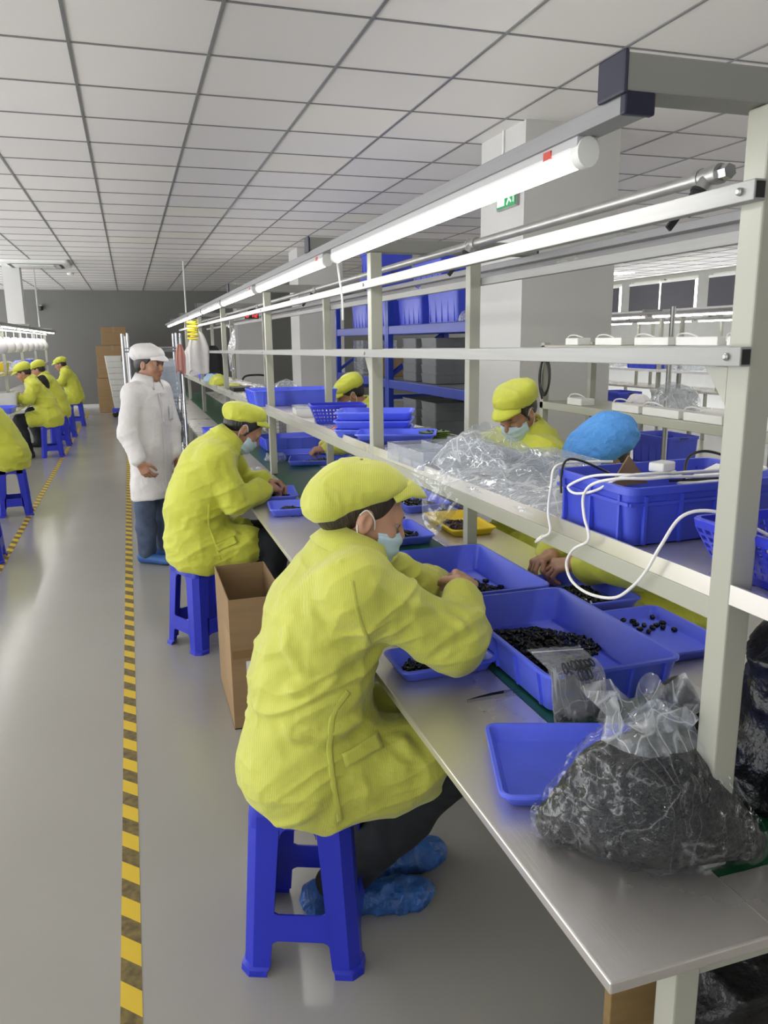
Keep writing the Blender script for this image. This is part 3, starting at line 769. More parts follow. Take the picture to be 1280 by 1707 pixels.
    V = fold_displace(V, F, st.get('fold', .011), st.get('ffreq', 7.5), st.get('folds', ()), st.get('seed', 0.0), st.get('fstretch', (1.2, 1.2, .62)), st.get('cross', (((.42, .1, .25), (.1, .45, .1), (-.75, .25, 1.75)), 1.25, 1.15)))
    V = relax(V, F, 1, .25)
    coat = obj('coat', np_mesh('coat', V, F), st['coat'], root)
    col = obj('collar', collar_mesh(J, st.get('collar_open', .55)), st['coat'], coat); solidify(col, .004)
    # ---- trousers and shoes
    if not st.get('nolegs'):
        B = Blob()
        lg = st.get('legs', (.082, .078, .062))
        for nm in 'RL':
            an = A('an'+nm)+np.array([0, 0, .015])
            B.chain([A('hip'+nm), lin(A('hip'+nm), A('kn'+nm), .5), A('kn'+nm), an], [lg[0], (lg[0]+lg[1])/2+.004, lg[1], lg[2]], .03)
            B.cap(lin(A('kn'+nm), an, .45), lin(A('kn'+nm), an, .5), lg[1]*.98, lg[1]*.95, .03)
        B.cap(A('hipR'), A('hipL'), .08, .08, .05)
        V, F = B.surface(.008*q); V = relax(V, F, 2); V = fold_displace(V, F, .008, 9, seed=2.2, stretch=(1, 1, 1.3))
        obj('trousers', np_mesh('trousers', V, F), st['trousers'], root)
        for nm in 'RL':
            B = shoe_blob(A('an'+nm), J.get('foot_az', 0.0)+(.18 if nm == 'L' else -.18), st.get('shoe_k', 1.0)); V, F = B.surface(.006*q); V = relax(V, F, 1)
            if st.get('shoe_fold'): V = fold_displace(V, F, .014, 16, seed=4)
            obj('shoe', np_mesh('shoe', V, F), st['shoe'], root)
    return root, coat
# ------------------------------------------------------------------ the hall
CEIL = 2.886; YB = 21.3
structure(MB().bb(-4.0, 9.6, -1.6, YB+.2, -.12, 0).build('floor', M['floor']))  # floor stops short at the sides so world light reaches the ceiling
structure(MB().bb(-10, 14, -1.6, YB+.2, CEIL, CEIL+.15).build('ceiling', M['ceiling']))
g = MB()
for i in range(-14, 21):
    x = TX0+i*TSX
    g.bb(x-.0075, x+.0075, -1.5, YB, CEIL-.005, CEIL+.002)
for j in range(-9, 29):
    y = TY0+j*TSY
    g.bb(-9, 12, y-.006, y+.006, CEIL-.0045, CEIL+.002)
structure(g.build('trim_1', M['grid']))
structure(MB().bb(-10, 14, YB, YB+.2, 0, CEIL).build('wall_back', M['wall_grey']))
structure(MB().bb(-10, 12, YB-.02, YB, 0, .09).build('baseboard_back', M['wall_white']))
structure(MB().bb(-5.5, 14, -1.8, -1.6, 0, 1.15).bb(-5.5, 14, -1.8, -1.6, 2.35, CEIL).bb(-5.5, -2.9, -1.8, -1.6, 1.0, 2.5).bb(-.3, 14, -1.8, -1.6, 1.0, 2.5).build('wall_front', M['wall_white']))  # unseen wall; its opening is added to light surfaces facing the camera
# right wall with its row of windows
wr = MB(); XW = 11.0
wr.bb(XW, XW+.2, -5, YB, 0, 2.0).bb(XW, XW+.2, -5, YB, 2.80, CEIL)
for k in range(9): wr.bb(XW, XW+.2, -2+k*2.6-.35, -2+k*2.6, 2.0, 2.8)
structure(wr.build('wall_right', M['hall_wall']))
for k in range(8):
    y0, y1 = -2+k*2.6, -2+(k+1)*2.6-.35
    w = MB().bb(XW+.10, XW+.115, y0, y1, 2.0, 2.8).build('window_%d' % (k+1), M['glass_sky']); structure(w)
    f = MB(); f.bb(XW+.06, XW+.12, (y0+y1)/2-.03, (y0+y1)/2+.03, 2, 2.8).bb(XW+.06, XW+.12, y0, y1, 2.0, 2.05).bb(XW+.06, XW+.12, y0, y1, 2.75, 2.8)
    f.build('window_frame', M['white_enamel'], w)
nb = 0
for k in range(2, 8):
    for h in (0, 1):
        y0 = -2+k*2.6+h*1.125
        b = thing('roller_blind', 'dark grey roller blind pulled down over a window of the far right wall', 'blind', (XW-.05, y0, 0), 0, 'grey roller blinds on the far windows'); nb += 1
        MB().bb(-.006, .006, .03, 1.09, 2.02, 2.72).build('blind_cloth', M['blind'], b)
        MB().tube([(0, .03, 2.74), (0, 1.09, 2.74)], .025, 10).build('roller', M['white_enamel'], b)
# pillars
for nm, y0 in (('wall_pillar', 4.573), ('wall_pillar', 11.4), ('wall_pillar', 18.2)):
    structure(MB().bb(2.378, 3.04, y0, y0+.63, 0, CEIL).build(nm, M['column_grey']))
structure(MB().bb(-1.86, -1.60, 14.5, 14.78, 1.93, CEIL).build('wall_pillar', M['wall_white']))
# conduit on the near pillar
o = MB().tube([(2.370, 4.86, 2.60), (2.370, 4.86, 2.886)], .008, 8).build('conduit', M['white_enamel'], None, smooth='auto'); tag(o, 'thin white conduit running up the near pillar to the ceiling', 'conduit')
# floor tapes
tag(MB().bb(-.1425, -.0905, .6, 12.2, .0002, .0012).build('floor_tape', M['hazard']), 'yellow and dark striped hazard tape along the floor beside the near stools', 'floor tape')
tag(MB().bb(-1.045, -.995, 3.5, 20.0, .0002, .0012).build('floor_tape', M['hazard']), 'yellow and dark striped hazard tape along the left line of stools', 'floor tape')
# exit sign on the pillar
ex = thing('exit_sign', 'small green emergency exit sign on the white pillar', 'exit sign', (2.378, 4.772, 2.473))
MB().bb(-.022, 0, -.14, .14, -.066, .066).build('sign_box', M['dull_metal'], ex)
MB().bb(-.026, -.0222, -.13, .13, -.058, .058).build('sign_face', M['exit_green'], ex)
m = MB()
m.bb(-.0285, -.026, .02, .12, -.045, .045); m.bb(-.0285, -.026, -.11, -.10, -.04, .04)
m.lathe((-.0275, -.03, .038), [(.012, -.001), (.012, .001)], 10, 'X')
m.bar((-.0275, -.03, .026), (-.0275, -.045, -.010), .003, .018); m.bar((-.0275, -.045, -.010), (-.0275, -.015, -.045), .003, .011); m.bar((-.0275, -.045, -.010), (-.0275, -.075, -.035), .003, .011)
m.bar((-.0275, -.032, .02), (-.0275, -.065, .005), .003, .009); m.bar((-.0275, -.032, .02), (-.0275, -.005, .000), .003, .009)
m.build('pictogram', M['exit_white'], ex)
# ceiling cassette
ac = thing('ceiling_air_conditioner', 'white ceiling cassette air conditioner above the left line', 'air conditioner', (-1.3, 14.2, CEIL))
P_ = [rrect(1.0, 1.0, .06, -.006, 5), rrect(.99, .99, .06, -.045, 5), rrect(.86, .86, .05, -.062, 5)]
MB().loops(P_).build('panel', M['white_enamel'], ac, smooth='auto')
m = MB()
for s in (-1, 1): m.bb(-.36, .36, s*.375-.022, s*.375+.022, -.0665, -.05); m.bb(s*.375-.022, s*.375+.022, -.34, .34, -.0665, -.05)
m.build('air_slot', M['black_plastic'], ac)
MB().bb(-.27, .27, -.27, .27, -.072, -.055).build('grille', M['white_plastic'], ac)
sd = thing('smoke_detector', 'small white smoke detector on the ceiling near the air conditioner', 'smoke detector', (-.92, 16.2, CEIL)); MB().lathe((0, 0, -.045), [(.03, 0), (.06, .015), (.065, .045)], 16).build('housing', M['white_plastic'], sd, smooth='auto')
sc_ = thing('security_camera', 'dark dome security camera on the back wall', 'camera', (-1.95, YB-.02, 2.45)); MB().lathe((0, -.08, 0), [(.005, -.06), (.05, -.045), (.06, 0), (.06, .05)], 14).build('dome', M['black_plastic'], sc_, smooth='auto'); MB().bb(-.03, .03, -.06, .02, .03, .07).build('bracket', M['white_enamel'], sc_)
# lit panels in the ceiling; those outside the view are added for brightness
for (x, y, lb) in ((4.95, 14.3, 'lit square ceiling panel above the blue rack'), (9.6, 14.4, 'lit ceiling panel in front of the far windows'), (4.95, 8.0, 'lit ceiling panel right of the near pillar'), (7.6, 10.5, 'lit ceiling panel over the far right workbenches'), (5.6, 2.0, 'added ceiling panel brightening the hall right of the picture, nearest'), (5.6, 4.4, 'added ceiling panel brightening the hall right of the picture, second'), (8.0, 2.6, 'added ceiling panel brightening the hall far right of the picture'), (8.0, 5.6, 'added ceiling panel brightening the far right, before the windows'), (-4.5, 6.0, 'added ceiling panel brightening the hall left of the picture'), (-4.5, 11.0, 'added ceiling panel brightening the left, further back')):
    t = thing('ceiling_light', lb, 'ceiling light', (x, y, CEIL))
    MB().bb(-.30, .30, -.30, .30, -.012, -.003).build('light_frame', M['white_enamel'], t)
    MB().bb(-.275, .275, -.275, .275, -.018, -.010).build('diffuser', M['panel_light'], t)
# hanging rods
for x, y, h, lb in ((.95, 13.6, 1.0, 'thin white hanger rod from the ceiling down to the end of the near light line'), (-1.42, 14.9, 1.0, 'thin white hanger rod from the ceiling to the left light line')):
    tag(MB().tube([(x, y, CEIL-h), (x, y, CEIL)], .012, 8).build('hanger_rod', M['white_enamel'], None, smooth='auto'), lb, 'hanger rod')
# ------------------------------------------------------------------ the near assembly line
X0, XP, XQ, X1 = .553, .851, 1.232, 1.545       # bench edge, near posts, far posts, far bench edge
YF, YE = .757, 14.0
POSTS = [.928, 2.755, 5.05, 7.5, 10.0, 12.4]
DROP = .0095                                    # the shelf and the middle rails sink slightly down the line
def bench(name, label, xa, xb, legx):
    t = thing(name, label, 'workbench', (0, 0, 0))
    o = MB().bb(xa, xb, YF, YE, .730, .750).build('worktop', M['steel'], t); bevel(o, .003)
    for y in (.80, 2.5, 4.5, 6.5, 8.5, 10.5, 12.5, 13.9):
        bevel(MB().bb(legx-.021, legx+.021, y-.021, y+.021, 0, .730).build('leg', M['post'], t), .003)
    r = MB().bb(legx-.015, legx+.015, .83, 13.88, .69, .728); r.build('top_rail', M['post'], t)
    return t
nb_ = bench('assembly_bench', 'long stainless steel worktop along the near side of the line', X0, .8405, .700)
MB().bb(.841, X1, YF, .885, .731, .750).build('end_plate', M['steel'], nb_)
MB().bb(.72, 1.40, .785, .812, .69, .729).build('end_rail', M['post'], nb_)
bench('assembly_bench', 'stainless steel worktop on the far side of the green belt', 1.2055, X1, 1.44)
cv = thing('conveyor_belt', 'long green conveyor belt between the two steel worktops', 'conveyor belt', (0, 0, 0))
MB().bb(.8425, 1.2045, .888, YE, .735, .748).build('belt', M['belt'], cv)
MB().bb(.86, 1.20, .95, YE-.05, .60, .70).build('belt_bed', M['grey_beam'], cv)
MB().tube([(.85, .92, .715), (1.20, .92, .715)], .020, 14).build('roller', M['dull_metal'], cv, smooth='auto')

rk = thing('overhead_rack', 'ivory steel frame of posts, rails and shelf over the near line', 'rack', (0, 0, 0))
for y in POSTS:
    for x in (XP, XQ):
        bevel(MB().bb(x-.0215, x+.0215, y-.0215, y+.0215, .750, 1.900).build('post', M['post'], rk), .003)
    y += .022
    o = MB().bb(.619, 1.49, y-.028, y+.028, 1.9015, 1.9465).build('cross_arm', M['grey_beam'], rk); bevel(o, .003)
    o = MB().bb(.612, .619, y-.031, y+.031, 1.898, 1.950).build('end_cap', M['navy_cap'], rk); bevel(o, .004)
    o = MB().bb(1.49, 1.497, y-.031, y+.031, 1.898, 1.950).build('end_cap', M['navy_cap'], rk); bevel(o, .004)
def rail(nm, x, z, w, h, y0=.903, y1=13.5, m='alu'):
    zz = lambda y: z-(DROP*(y-.93) if nm == 'middle_rail' else 0)
    o = MB().bar((x, y0, zz(y0)), (x, y1, zz(y1)), w, h).build(nm, M[m], rk); bevel(o, .0015)
    e = MB().bb(x-w/2+.003, x+w/2-.003, y0-.001, y0+.004, z-h/2+.003, z+h/2-.003).build('tube_end_shade', M['black_plastic'], o)  # black patch imitates the shaded hollow of the open rail end
    for y in POSTS:
        s = -1 if x < 1 else 1
        MB().lathe((x+s*w/2, y, zz(y)), [(.0055, 0), (.0055, s*.004), (.003, s*.006)], 8, 'X').build('bolt', M['dull_metal'], o, smooth='auto')
    return o
rail('upper_rail', .8195, 1.791, .020, .027); rail('middle_rail', .8195, 1.571, .020, .027)
rail('upper_rail', 1.2645, 1.806, .020, .027); rail('middle_rail', 1.2645, 1.571, .020, .027)
SHY = lambda y: -DROP*(y-.93)
def sloped(m, xa, xb, ya, yb, za, zb): return m.bar(((xa+xb)/2, ya, (za+zb)/2+SHY(ya)), ((xa+xb)/2, yb, (za+zb)/2+SHY(yb)), xb-xa, zb-za)
sh = MB(); XR = XQ+.018
sloped(sh, .834, XR, .70, 13.4, 1.205, 1.220); sloped(sh, .831, .836, .70, 13.4, 1.205, 1.236); sloped(sh, XR-.005, XR, .70, 13.4, 1.205, 1.236)
sh.build('shelf', M['steel'], rk)
for x in (.842, XQ+.009):
    bevel(sloped(MB(), x-.011, x+.011, .93, 13.4, 1.168, 1.2045).build('shelf_beam', M['post'], rk), .002)
MB().bb(.84, 1.235, .74, .78, 1.165, 1.2045).build('shelf_bracket', M['black_plastic'], rk)
for x in (.640, 1.470):
    o = MB().bb(x-.021, x+.021, .935, 13.9, 1.877, 1.9012).build('light_beam', M['beam_alu'], rk); bevel(o, .002)
    o = MB().bb(x-.023, x+.023, .923, .935, 1.875, 1.9030).build('end_cap', M['navy_cap'], rk); bevel(o, .003)
# wedges under the middle rail, shaped after a diagonal shadow on the posts
for y in POSTS:
    for x in (XP,): 
        MB().add([(x-.02, y+.022, 1.555+SHY(y)), (x-.02, y+.022, 1.50+SHY(y)), (x-.02, y+.07, 1.555+SHY(y)), (x+.02, y+.022, 1.555+SHY(y)), (x+.02, y+.022, 1.50+SHY(y)), (x+.02, y+.07, 1.555+SHY(y))], [(0, 1, 2), (5, 4, 3), (0, 3, 4, 1), (1, 4, 5, 2), (2, 5, 3, 0)]).build('shadow_wedge', M['post'], rk)

# ------------------------------------------------------------------ tube lights
def tube_light(name, label, x, y0, L, z=1.877, group=None, mats=None):
    t = thing(name, label, 'tube light', (x, y0, z), 0, group)
    h = MB(); h.loops([[Vector((sx, y, sz)) for sx, sz in ((-.016, 0), (.016, 0), (.017, -.012), (.010, -.022), (-.010, -.022), (-.017, -.012))] for y in (0.004, L-.004)])
    o = h.build('housing', M['housing'], t)
    MB().tube([(0, .020, -.0265), (0, L-.020, -.0265)], .0125, 14).build('lit_tube', M['tube'], t, smooth='auto')
    for yy in (0, L-.020):
        e = MB(); pr = []
        for yv in (yy, yy+.020):
            pr.append([Vector((.0175*math.cos(a)*(1.0), yv, -.021+(.0215*math.sin(a) if math.sin(a) > 0 else .0205*math.sin(a)))) for a in [2*PI*k/16 for k in range(16)]])
        e.loops(pr); o = e.build('tube_end_cap', M['white_plastic'], t, smooth='auto')
    MB().bb(-.0185, -.0165, .075, .097, -.016, -.004).build('switch', M['red'], t)
    return t
LB = 'lit white tube light under the near light beam, '
ords = ['nearest one above the big bag', 'second from the front', 'third from the front', 'fourth from the front', 'fifth from the front', 'sixth from the front', 'seventh from the front', 'eighth from the front']
base = tube_light('tube_light', LB+ords[0], .640, 1.04, 1.44, group='tube lights of the near line')
for k in range(1, 8): dup(base, (.640, 1.04+1.545*k, 1.877), 0, LB+ords[k])
far0 = None
for k in range(8):   # the far fixtures are turned outwards, so the near side sees the backs of their housings
    o = dup(base, (1.486, 1.04+1.545*k+1.44, 1.866), PI, 'tube light under the far light beam, %s' % ords[k].replace(' above the big bag', ''), 'tube lights of the far side')
    o.rotation_euler = (0, 1.15, PI) ; o.location = (1.490, 1.04+1.545*k+1.44, 1.866)
# ------------------------------------------------------------------ compressed-air pipe
pp = thing('air_pipe', 'grey compressed air pipe running under the cross arms with drop valves', 'pipe', (1.04, 0, 1.886))
MB().tube([(0, 1.25, 0), (0, 13.5, 0)], .0125, 14).build('pipe', M['dull_metal'], pp, smooth='auto')
for y in (1.275, 2.33, 4.5, 6.6, 8.7, 10.8):
    f = MB().tube([(0, y-.030, 0), (0, y-.018, 0), (0, y-.018, 0), (0, y+.018, 0), (0, y+.018, 0), (0, y+.030, 0)], [.018, .018, .0165, .0165, .018, .018], 14)
    d = Vector((-.52, .10, -.85)).normalized()
    f.tube([Vector((0, y, 0)), Vector((0, y, 0))+d*.034], .014, 12)
    f = f.build('tee_fitting', M['dull_metal'], pp, smooth='auto')
    v = MB().tube([Vector((0, y, 0))+d*a for a in (.030, .036, .036, .062, .062, .078)], [.0175, .0175, .0150, .0150, .010, .010], 12).build('valve', M['rubber'], pp, smooth='auto')
    MB().bar(Vector((-.012, y+.0, -.0))+d*.055, Vector((-.030, y-.005, -.012))+d*.095, .006, .012).build('valve_lever', M['black_plastic'], v)
m = MB().tube([(0, 1.222, 0), (0, 1.245, 0)], .0135, 6).build('plug', M['chrome'], pp)
# hanging strap of the second tube
tag(MB().tube(catmull([(.655, 2.53, 1.868), (.66, 2.52, 1.80), (.668, 2.52, 1.73), (.672, 2.53, 1.665)], 6), .0035, 8).build('pull_cord', M['white_plastic'], None, smooth='auto'), 'short white pull cord hanging where the first two tube lights meet', 'cord')
for k, (y, z) in enumerate(((6.2, 1.86), (8.1, 1.86))): 
    pass
ysp = thing('spiral_cord', 'yellow coiled cord hanging from the near light beam in the distance', 'cord', (.64, 8.4, 1.876))
MB().tube([(.05*math.cos(a*.9), .05*math.sin(a*.9), -.06-.0035*a*1.6) for a in np.linspace(0, 34, 150)], .010, 6).build('coil', simple('yellow_cord', (.80, .68, .03), .5), ysp, smooth='auto')
MB().tube([(0, 0, 0), (0, 0, -.06), (.05, 0, -.061)], .006, 6).build('hanger', M['black_plastic'], ysp)
ldb = thing('digital_display', 'small red digital counter hanging over the line', 'display', (1.10, 7.42, 1.835))
MB().bb(-.065, .065, -.02, .02, -.030, .030).build('display_case', M['black_plastic'], ldb); MB().bb(-.03, .03, -.018, .018, .03, .066).build('hanger', M['black_plastic'], ldb)
for i, segs in enumerate(('abcdef', 'bc', 'abged')):
    m = MB()
    for sg in segs:
        x = -.04+i*.04; q = dict(a=(0, .02, 1), b=(.014, .01, 0), c=(.014, -.01, 0), d=(0, -.02, 1), e=(-.014, -.01, 0), f=(-.014, .01, 0), g=(0, 0, 1))[sg]
        m.box((x+q[0]*.8, -.0215, q[1]*.8), (.022 if q[2] else .006, .003, .006 if q[2] else .018))
    m.build('digit', M['led'], ldb)
lf = thing('film_roll', 'lilac film strip hanging beside a post in the distance', 'film', (.945, 7.72, 1.53))
MB().grid([[(.035*math.sin(v*5+u*2), u*.10-.05, .21-.42*v) for u in np.linspace(0, 1, 5)] for v in np.linspace(0, 1, 12)]).build('strip', M['purple_film'], lf, smooth=True)
MB().bb(-.02, .02, -.055, .055, .20, .221).build('clip', M['white_plastic'], lf)
# ------------------------------------------------------------------ containers
def tray_mb(w, d, h, r=.02, t=.003, taper=.012, flange=.006, rim=.006, x=0, y=0):
    """open plastic tray, outer rim w x d"""
    b = MB(); ow, od = w-2*flange, d-2*flange
    L = [rrect(ow-2*taper-.012, od-2*taper-.012, r, 0, 5), rrect(ow-2*taper, od-2*taper, r, .004, 5), rrect(ow, od, r, h-rim, 5), rrect(w, d, r+flange, h-rim, 5), rrect(w, d, r+flange, h-.001, 5), rrect(w-.002, d-.002, r+flange, h, 5),
         rrect(ow-2*t+.002, od-2*t+.002, r, h, 5), rrect(ow-2*t, od-2*t, r, h-.002, 5), rrect(ow-2*t-2*taper, od-2*t-2*taper, max(r-t, .004), t+.004, 5), rrect(ow-2*t-2*taper-.008, od-2*t-2*taper-.008, max(r-t, .004), t, 5)]
    return b.loops(L)
def tray(name, label, loc, w, d, h, rz=0, mat='tray_blue', group=None, cat='tray', ribs=False, **k):
    o = tray_mb(w, d, h, **k)
    if ribs:
        f, tp = k.get('flange', .006), k.get('taper', .012)
        for s in (-1, 1):
            for u in np.linspace(-.38, .38, 4):
                o.add([(u*w-.004, s*(d/2-f), h-.008), (u*w+.004, s*(d/2-f), h-.008), (u*w+.004, s*(d/2), h-.008), (u*w-.004, s*(d/2), h-.008), (u*w-.004, s*(d/2-f-tp), .008), (u*w+.004, s*(d/2-f-tp), .008), (u*w+.004, s*(d/2-tp), .008), (u*w-.004, s*(d/2-tp), .008)], [(0, 1, 2, 3), (4, 7, 6, 5), (0, 4, 5, 1), (1, 5, 6, 2), (2, 6, 7, 3), (3, 7, 4, 0)])
            for v in np.linspace(-.40, .40, 5):
                o.add([(s*(w/2-f), v*d-.004, h-.008), (s*(w/2-f), v*d+.004, h-.008), (s*(w/2), v*d+.004, h-.008), (s*(w/2), v*d-.004, h-.008), (s*(w/2-f-tp), v*d-.004, .008), (s*(w/2-f-tp), v*d+.004, .008), (s*(w/2-tp), v*d+.004, .008), (s*(w/2-tp), v*d-.004, .008)], [(0, 1, 2, 3), (4, 7, 6, 5), (0, 4, 5, 1), (1, 5, 6, 2), (2, 6, 7, 3), (3, 7, 4, 0)])
    o = o.build(name, M[mat], None, loc, smooth='auto', rz=rz)
    return tag(o, label, cat, group)
def basket(name, label, loc, w, d, h, rz=0, mat='basket_blue', taper=.03, nu=14, nv=5, group=None, hole=.62):
    """plastic basket with square holes through its walls"""
    t = thing(name, label, 'basket', loc, rz, group)
    m = MB(); wb, db = w-2*taper, d-2*taper
    def wall(p0, p1, q0, q1, n):
        p0, p1, q0, q1 = map(Vector, (p0, p1, q0, q1))
        S = lambda u, v: (p0*(1-u)+p1*u)*(1-v)+(q0*(1-u)+q1*u)*v
        for i in range(n):
            for j in range(nv):
                u0, u1, v0, v1 = i/n, (i+1)/n, j/nv, (j+1)/nv; a, b = (1-hole)/2/n, (1-hole)/2/nv
                O = [S(u0, v0), S(u1, v0), S(u1, v1), S(u0, v1)]; I = [S(u0+a, v0+b), S(u1-a, v0+b), S(u1-a, v1-b), S(u0+a, v1-b)]
                m.add(O+I, [(0, 1, 5, 4), (1, 2, 6, 5), (2, 3, 7, 6), (3, 0, 4, 7)])
    zt, zb = h-.015, .012
    B_ = [(-wb/2, -db/2, zb), (wb/2, -db/2, zb), (wb/2, db/2, zb), (-wb/2, db/2, zb)]; T_ = [(-w/2+.006, -d/2+.006, zt), (w/2-.006, -d/2+.006, zt), (w/2-.006, d/2-.006, zt), (-w/2+.006, d/2-.006, zt)]
    nd = max(3, int(nu*d/w))
    for i in range(4): wall(B_[i], B_[(i+1) % 4], T_[i], T_[(i+1) % 4], nu if i % 2 == 0 else nd)
    solidify(m.build('perforated_wall', M[mat], t), .0025)
    MB().loops([rrect(wb+.004, db+.004, .008, .001), rrect(wb+.004, db+.004, .008, .012)]).build('bottom', M[mat], t)
    r = [rrect(w-.012, d-.012, .014, zt-.002), rrect(w, d, .02, zt), rrect(w+.004, d+.004, .02, h-.003), rrect(w, d, .02, h), rrect(w-.014, d-.014, .014, h), rrect(w-.014, d-.014, .014, zt-.002)]
    MB().loops(r+[r[0]], False, False).build('rim', M[mat], t, smooth='auto')
    return t
def heap(n, rad, h, cx, cy, z, size=(.0075, .0045, .0035), seed=0, shape='pill', ax=1.0, ay=1.0, lim=None):
    """many small moulded parts lying in a heap, as one mesh"""
    r = np.random.RandomState(seed); m = MB()
    base = MB()
    P = []
    nr, na = 7, 26
    ring = []
    for i in range(nr+1):
        u = i/nr; row = []
        for a in range(na):
            th = 2*PI*a/na; rr = u*rad*(1+.16*math.sin(3*th+seed)+.10*math.sin(5*th+2*seed))
            row.append(Vector((cx+rr*ax*math.cos(th), cy+rr*ay*math.sin(th), z+h*max(0, 1-u**1.6)*(.75+.25*math.sin(7*u+th)) + .0005)))
        ring.append(row)
    m.loops(ring, True, False)
    for i in range(n):
        u = math.sqrt(r.rand())*1.06; th = r.rand()*2*PI; rr = u*rad*(1+.16*math.sin(3*th+seed)+.10*math.sin(5*th+2*seed))
        p = Vector((cx+rr*ax*math.cos(th), cy+rr*ay*math.sin(th), z+h*max(0, 1-min(u, 1)**1.6)*(.75+.25*math.sin(7*u+th))+size[2]*.8))
        small_part(m, p, size, r, shape)
    return m
def small_part(m, p, size, r, shape='pill', flatten=.5):
    q = Matrix.Rotation(r.rand()*2*PI, 3, 'Z') @ Matrix.Rotation((r.rand()-.5)*2*flatten, 3, 'Y') @ Matrix.Rotation((r.rand()-.5)*2*flatten, 3, 'X')
    a, b, c = size; k = .8+.4*r.rand(); n = 8; rings = []
    for zz, f in ((-c, .62), (-c*.55, 1.0), (c*.45, 1.0), (c*.95, .70), (c*.6, .45)):
        rings.append([p + q @ Vector((a*k*f*math.copysign(abs(math.cos(t))**.7, math.cos(t)), b*k*f*math.copysign(abs(math.sin(t))**.7, math.sin(t)), zz*k)) for t in [2*PI*j/n+.2 for j in range(n)]])
    m.loops(rings)
def pile(name, label, *a, mat='black_part', **k):
    o = heap(*a, **k).build(name, M[mat], None, smooth='auto'); tag(o, label, 'small parts'); o['kind'] = 'stuff'; return o
def carton(name, label, loc, w, d, h, rz=0, flaps=False, open_=True):
    t = thing(name, label, 'cardboard box', loc, rz); q = .004; W, D = w/2, d/2
    m = MB()
    if open_:
        m.bb(-W, W, -D, -D+q, 0, h).bb(-W, W, D-q, D, 0, h).bb(-W, -W+q, -D+q, D-q, 0, h).bb(W-q, W, -D+q, D-q, 0, h).bb(-W, W, -D, D, 0, q)
    else: m.bb(-W, W, -D, D, 0, h)
    m.build('carton_body', M['card'], t)
    return t
# ------------------------------------------------------------------ plastic stool
def stool(label, loc, rz, group='blue plastic stools', name='plastic_stool'):
    t = thing(name, label, 'stool', loc, rz, group); H = .50; mt = M['stool_blue']
    hs = lambda z: .125+.028*(1-z/H)
    ch = .026
    # seat: top slab with a rolled edge and four inclined skirts
    s = MB(); R_ = [rrect(2*hs(z)+e, 2*hs(z)+e, r_, z, 4) for z, e, r_ in ((.408, -.008, .03), (.408, 0, .03), (.488, 0, .03), (H, -.012, .03), (H, -.07, .02), (H-.003, -.085, .02))]
    inner = [rrect(2*hs(.408)-.012, 2*hs(.408)-.012, .03, .410, 4)]
    s.loops(R_, False, True)
    s.loops([R_[0], rrect(2*hs(.49)-.012, 2*hs(.49)-.012, .03, .490, 4)], False, False)
    solid = s.build('seat', mt, t, smooth='auto')
    for k in range(4):
        Rz = Matrix.Rotation(k*PI/2, 3, 'Z')
        # leg at the corner (+,-) of the rotated frame: two strips and a chamfer
        m = MB(); rings = []
        for z, fl, wd in ((0, .008, .046), (.016, .007, .046), (.022, 0, .045), (.14, 0, .050), (.30, 0, .054), (.44, 0, .058)):
            a = hs(z)+fl; i = a-.006
            pr = [(a-ch-wd, -a), (a-ch, -a), (a, -a+ch), (a, -a+ch+wd), (i, -a+ch+wd), (i, -i+ch), (i-ch, -i), (a-ch-wd, -i)]
            rings.append([Rz @ Vector((x, y, z)) for x, y in pr])
        m.loops(rings); o = m.build('leg', mt, t, smooth='auto'); 
        # stretcher between two legs, with rounded ends
        m = MB(); top = []; 
        for u in np.linspace(-1, 1, 15):
            fil = .022*max(0, (abs(u)-.72)/.28)**2
            z0, z1 = .098-fil, .172+fil
            row = []
            for z, off in ((z0, 0), (z1, 0), (z1, -.006), (z0, -.006)):
                a = hs(z); row.append(Rz @ Vector((u*(a-ch-.040), -(a+off), z)))
            top.append(row)
        m.loops(top); m.build('stretcher', mt, t, smooth='auto')
        # fillets where the skirt turns into the legs
        m = MB()
        for sgn in (-1, 1):
            pts = [(0, 0), (1, 0), (.62, -.07), (.30, -.30), (.07, -.62), (0, -1)]
            rr = .03; z0 = .412; a = hs(z0)
            F_ = [Rz @ Vector((sgn*(a-ch-.058-px*rr), -(hs(z0+pz*rr)-.001), z0+pz*rr)) for px, pz in pts]; Bk = [Rz @ Vector((sgn*(a-ch-.058-px*rr), -(hs(z0+pz*rr)-.006), z0+pz*rr)) for px, pz in pts]
            n = len(pts); m.add(F_+Bk, [tuple(range(n)), tuple(range(2*n-1, n-1, -1))]+[(j, (j+1) % n, n+(j+1) % n, n+j) for j in range(n)])
        m.build('skirt_fillet', mt, solid)
    return t
# ------------------------------------------------------------------ soft shapes
def crumple(name, label, cat, c, r, mat, amp=.015, freq=14, res=.006, seed=0.0, rz=0.0, extra=(), cutz=None, folds=(), k=.05, stretch=(1, 1, 1), kids=None, group=None):
    B = Blob(); Rm = np.array(Matrix.Rotation(rz, 3, 'Z')); B.ell((0, 0, 0), r, Rm, k)
    for cc, rr in extra: B.ell(cc, rr, Rm, k)
    if cutz is not None: B.cut((0, 0, cutz), (0, 0, -1), .01)
    V, F = B.surface(res); V = relax(V, F, 1); V2 = fold_displace(V, F, amp, freq, folds, seed, stretch)
    if cutz is not None: V2[:, 2] = np.maximum(V2[:, 2], cutz)
    o = obj(name, np_mesh(name, V2, F), mat, None, c)
    return tag(o, label, cat, group)
BZ = .7502; SHZ = 1.2203
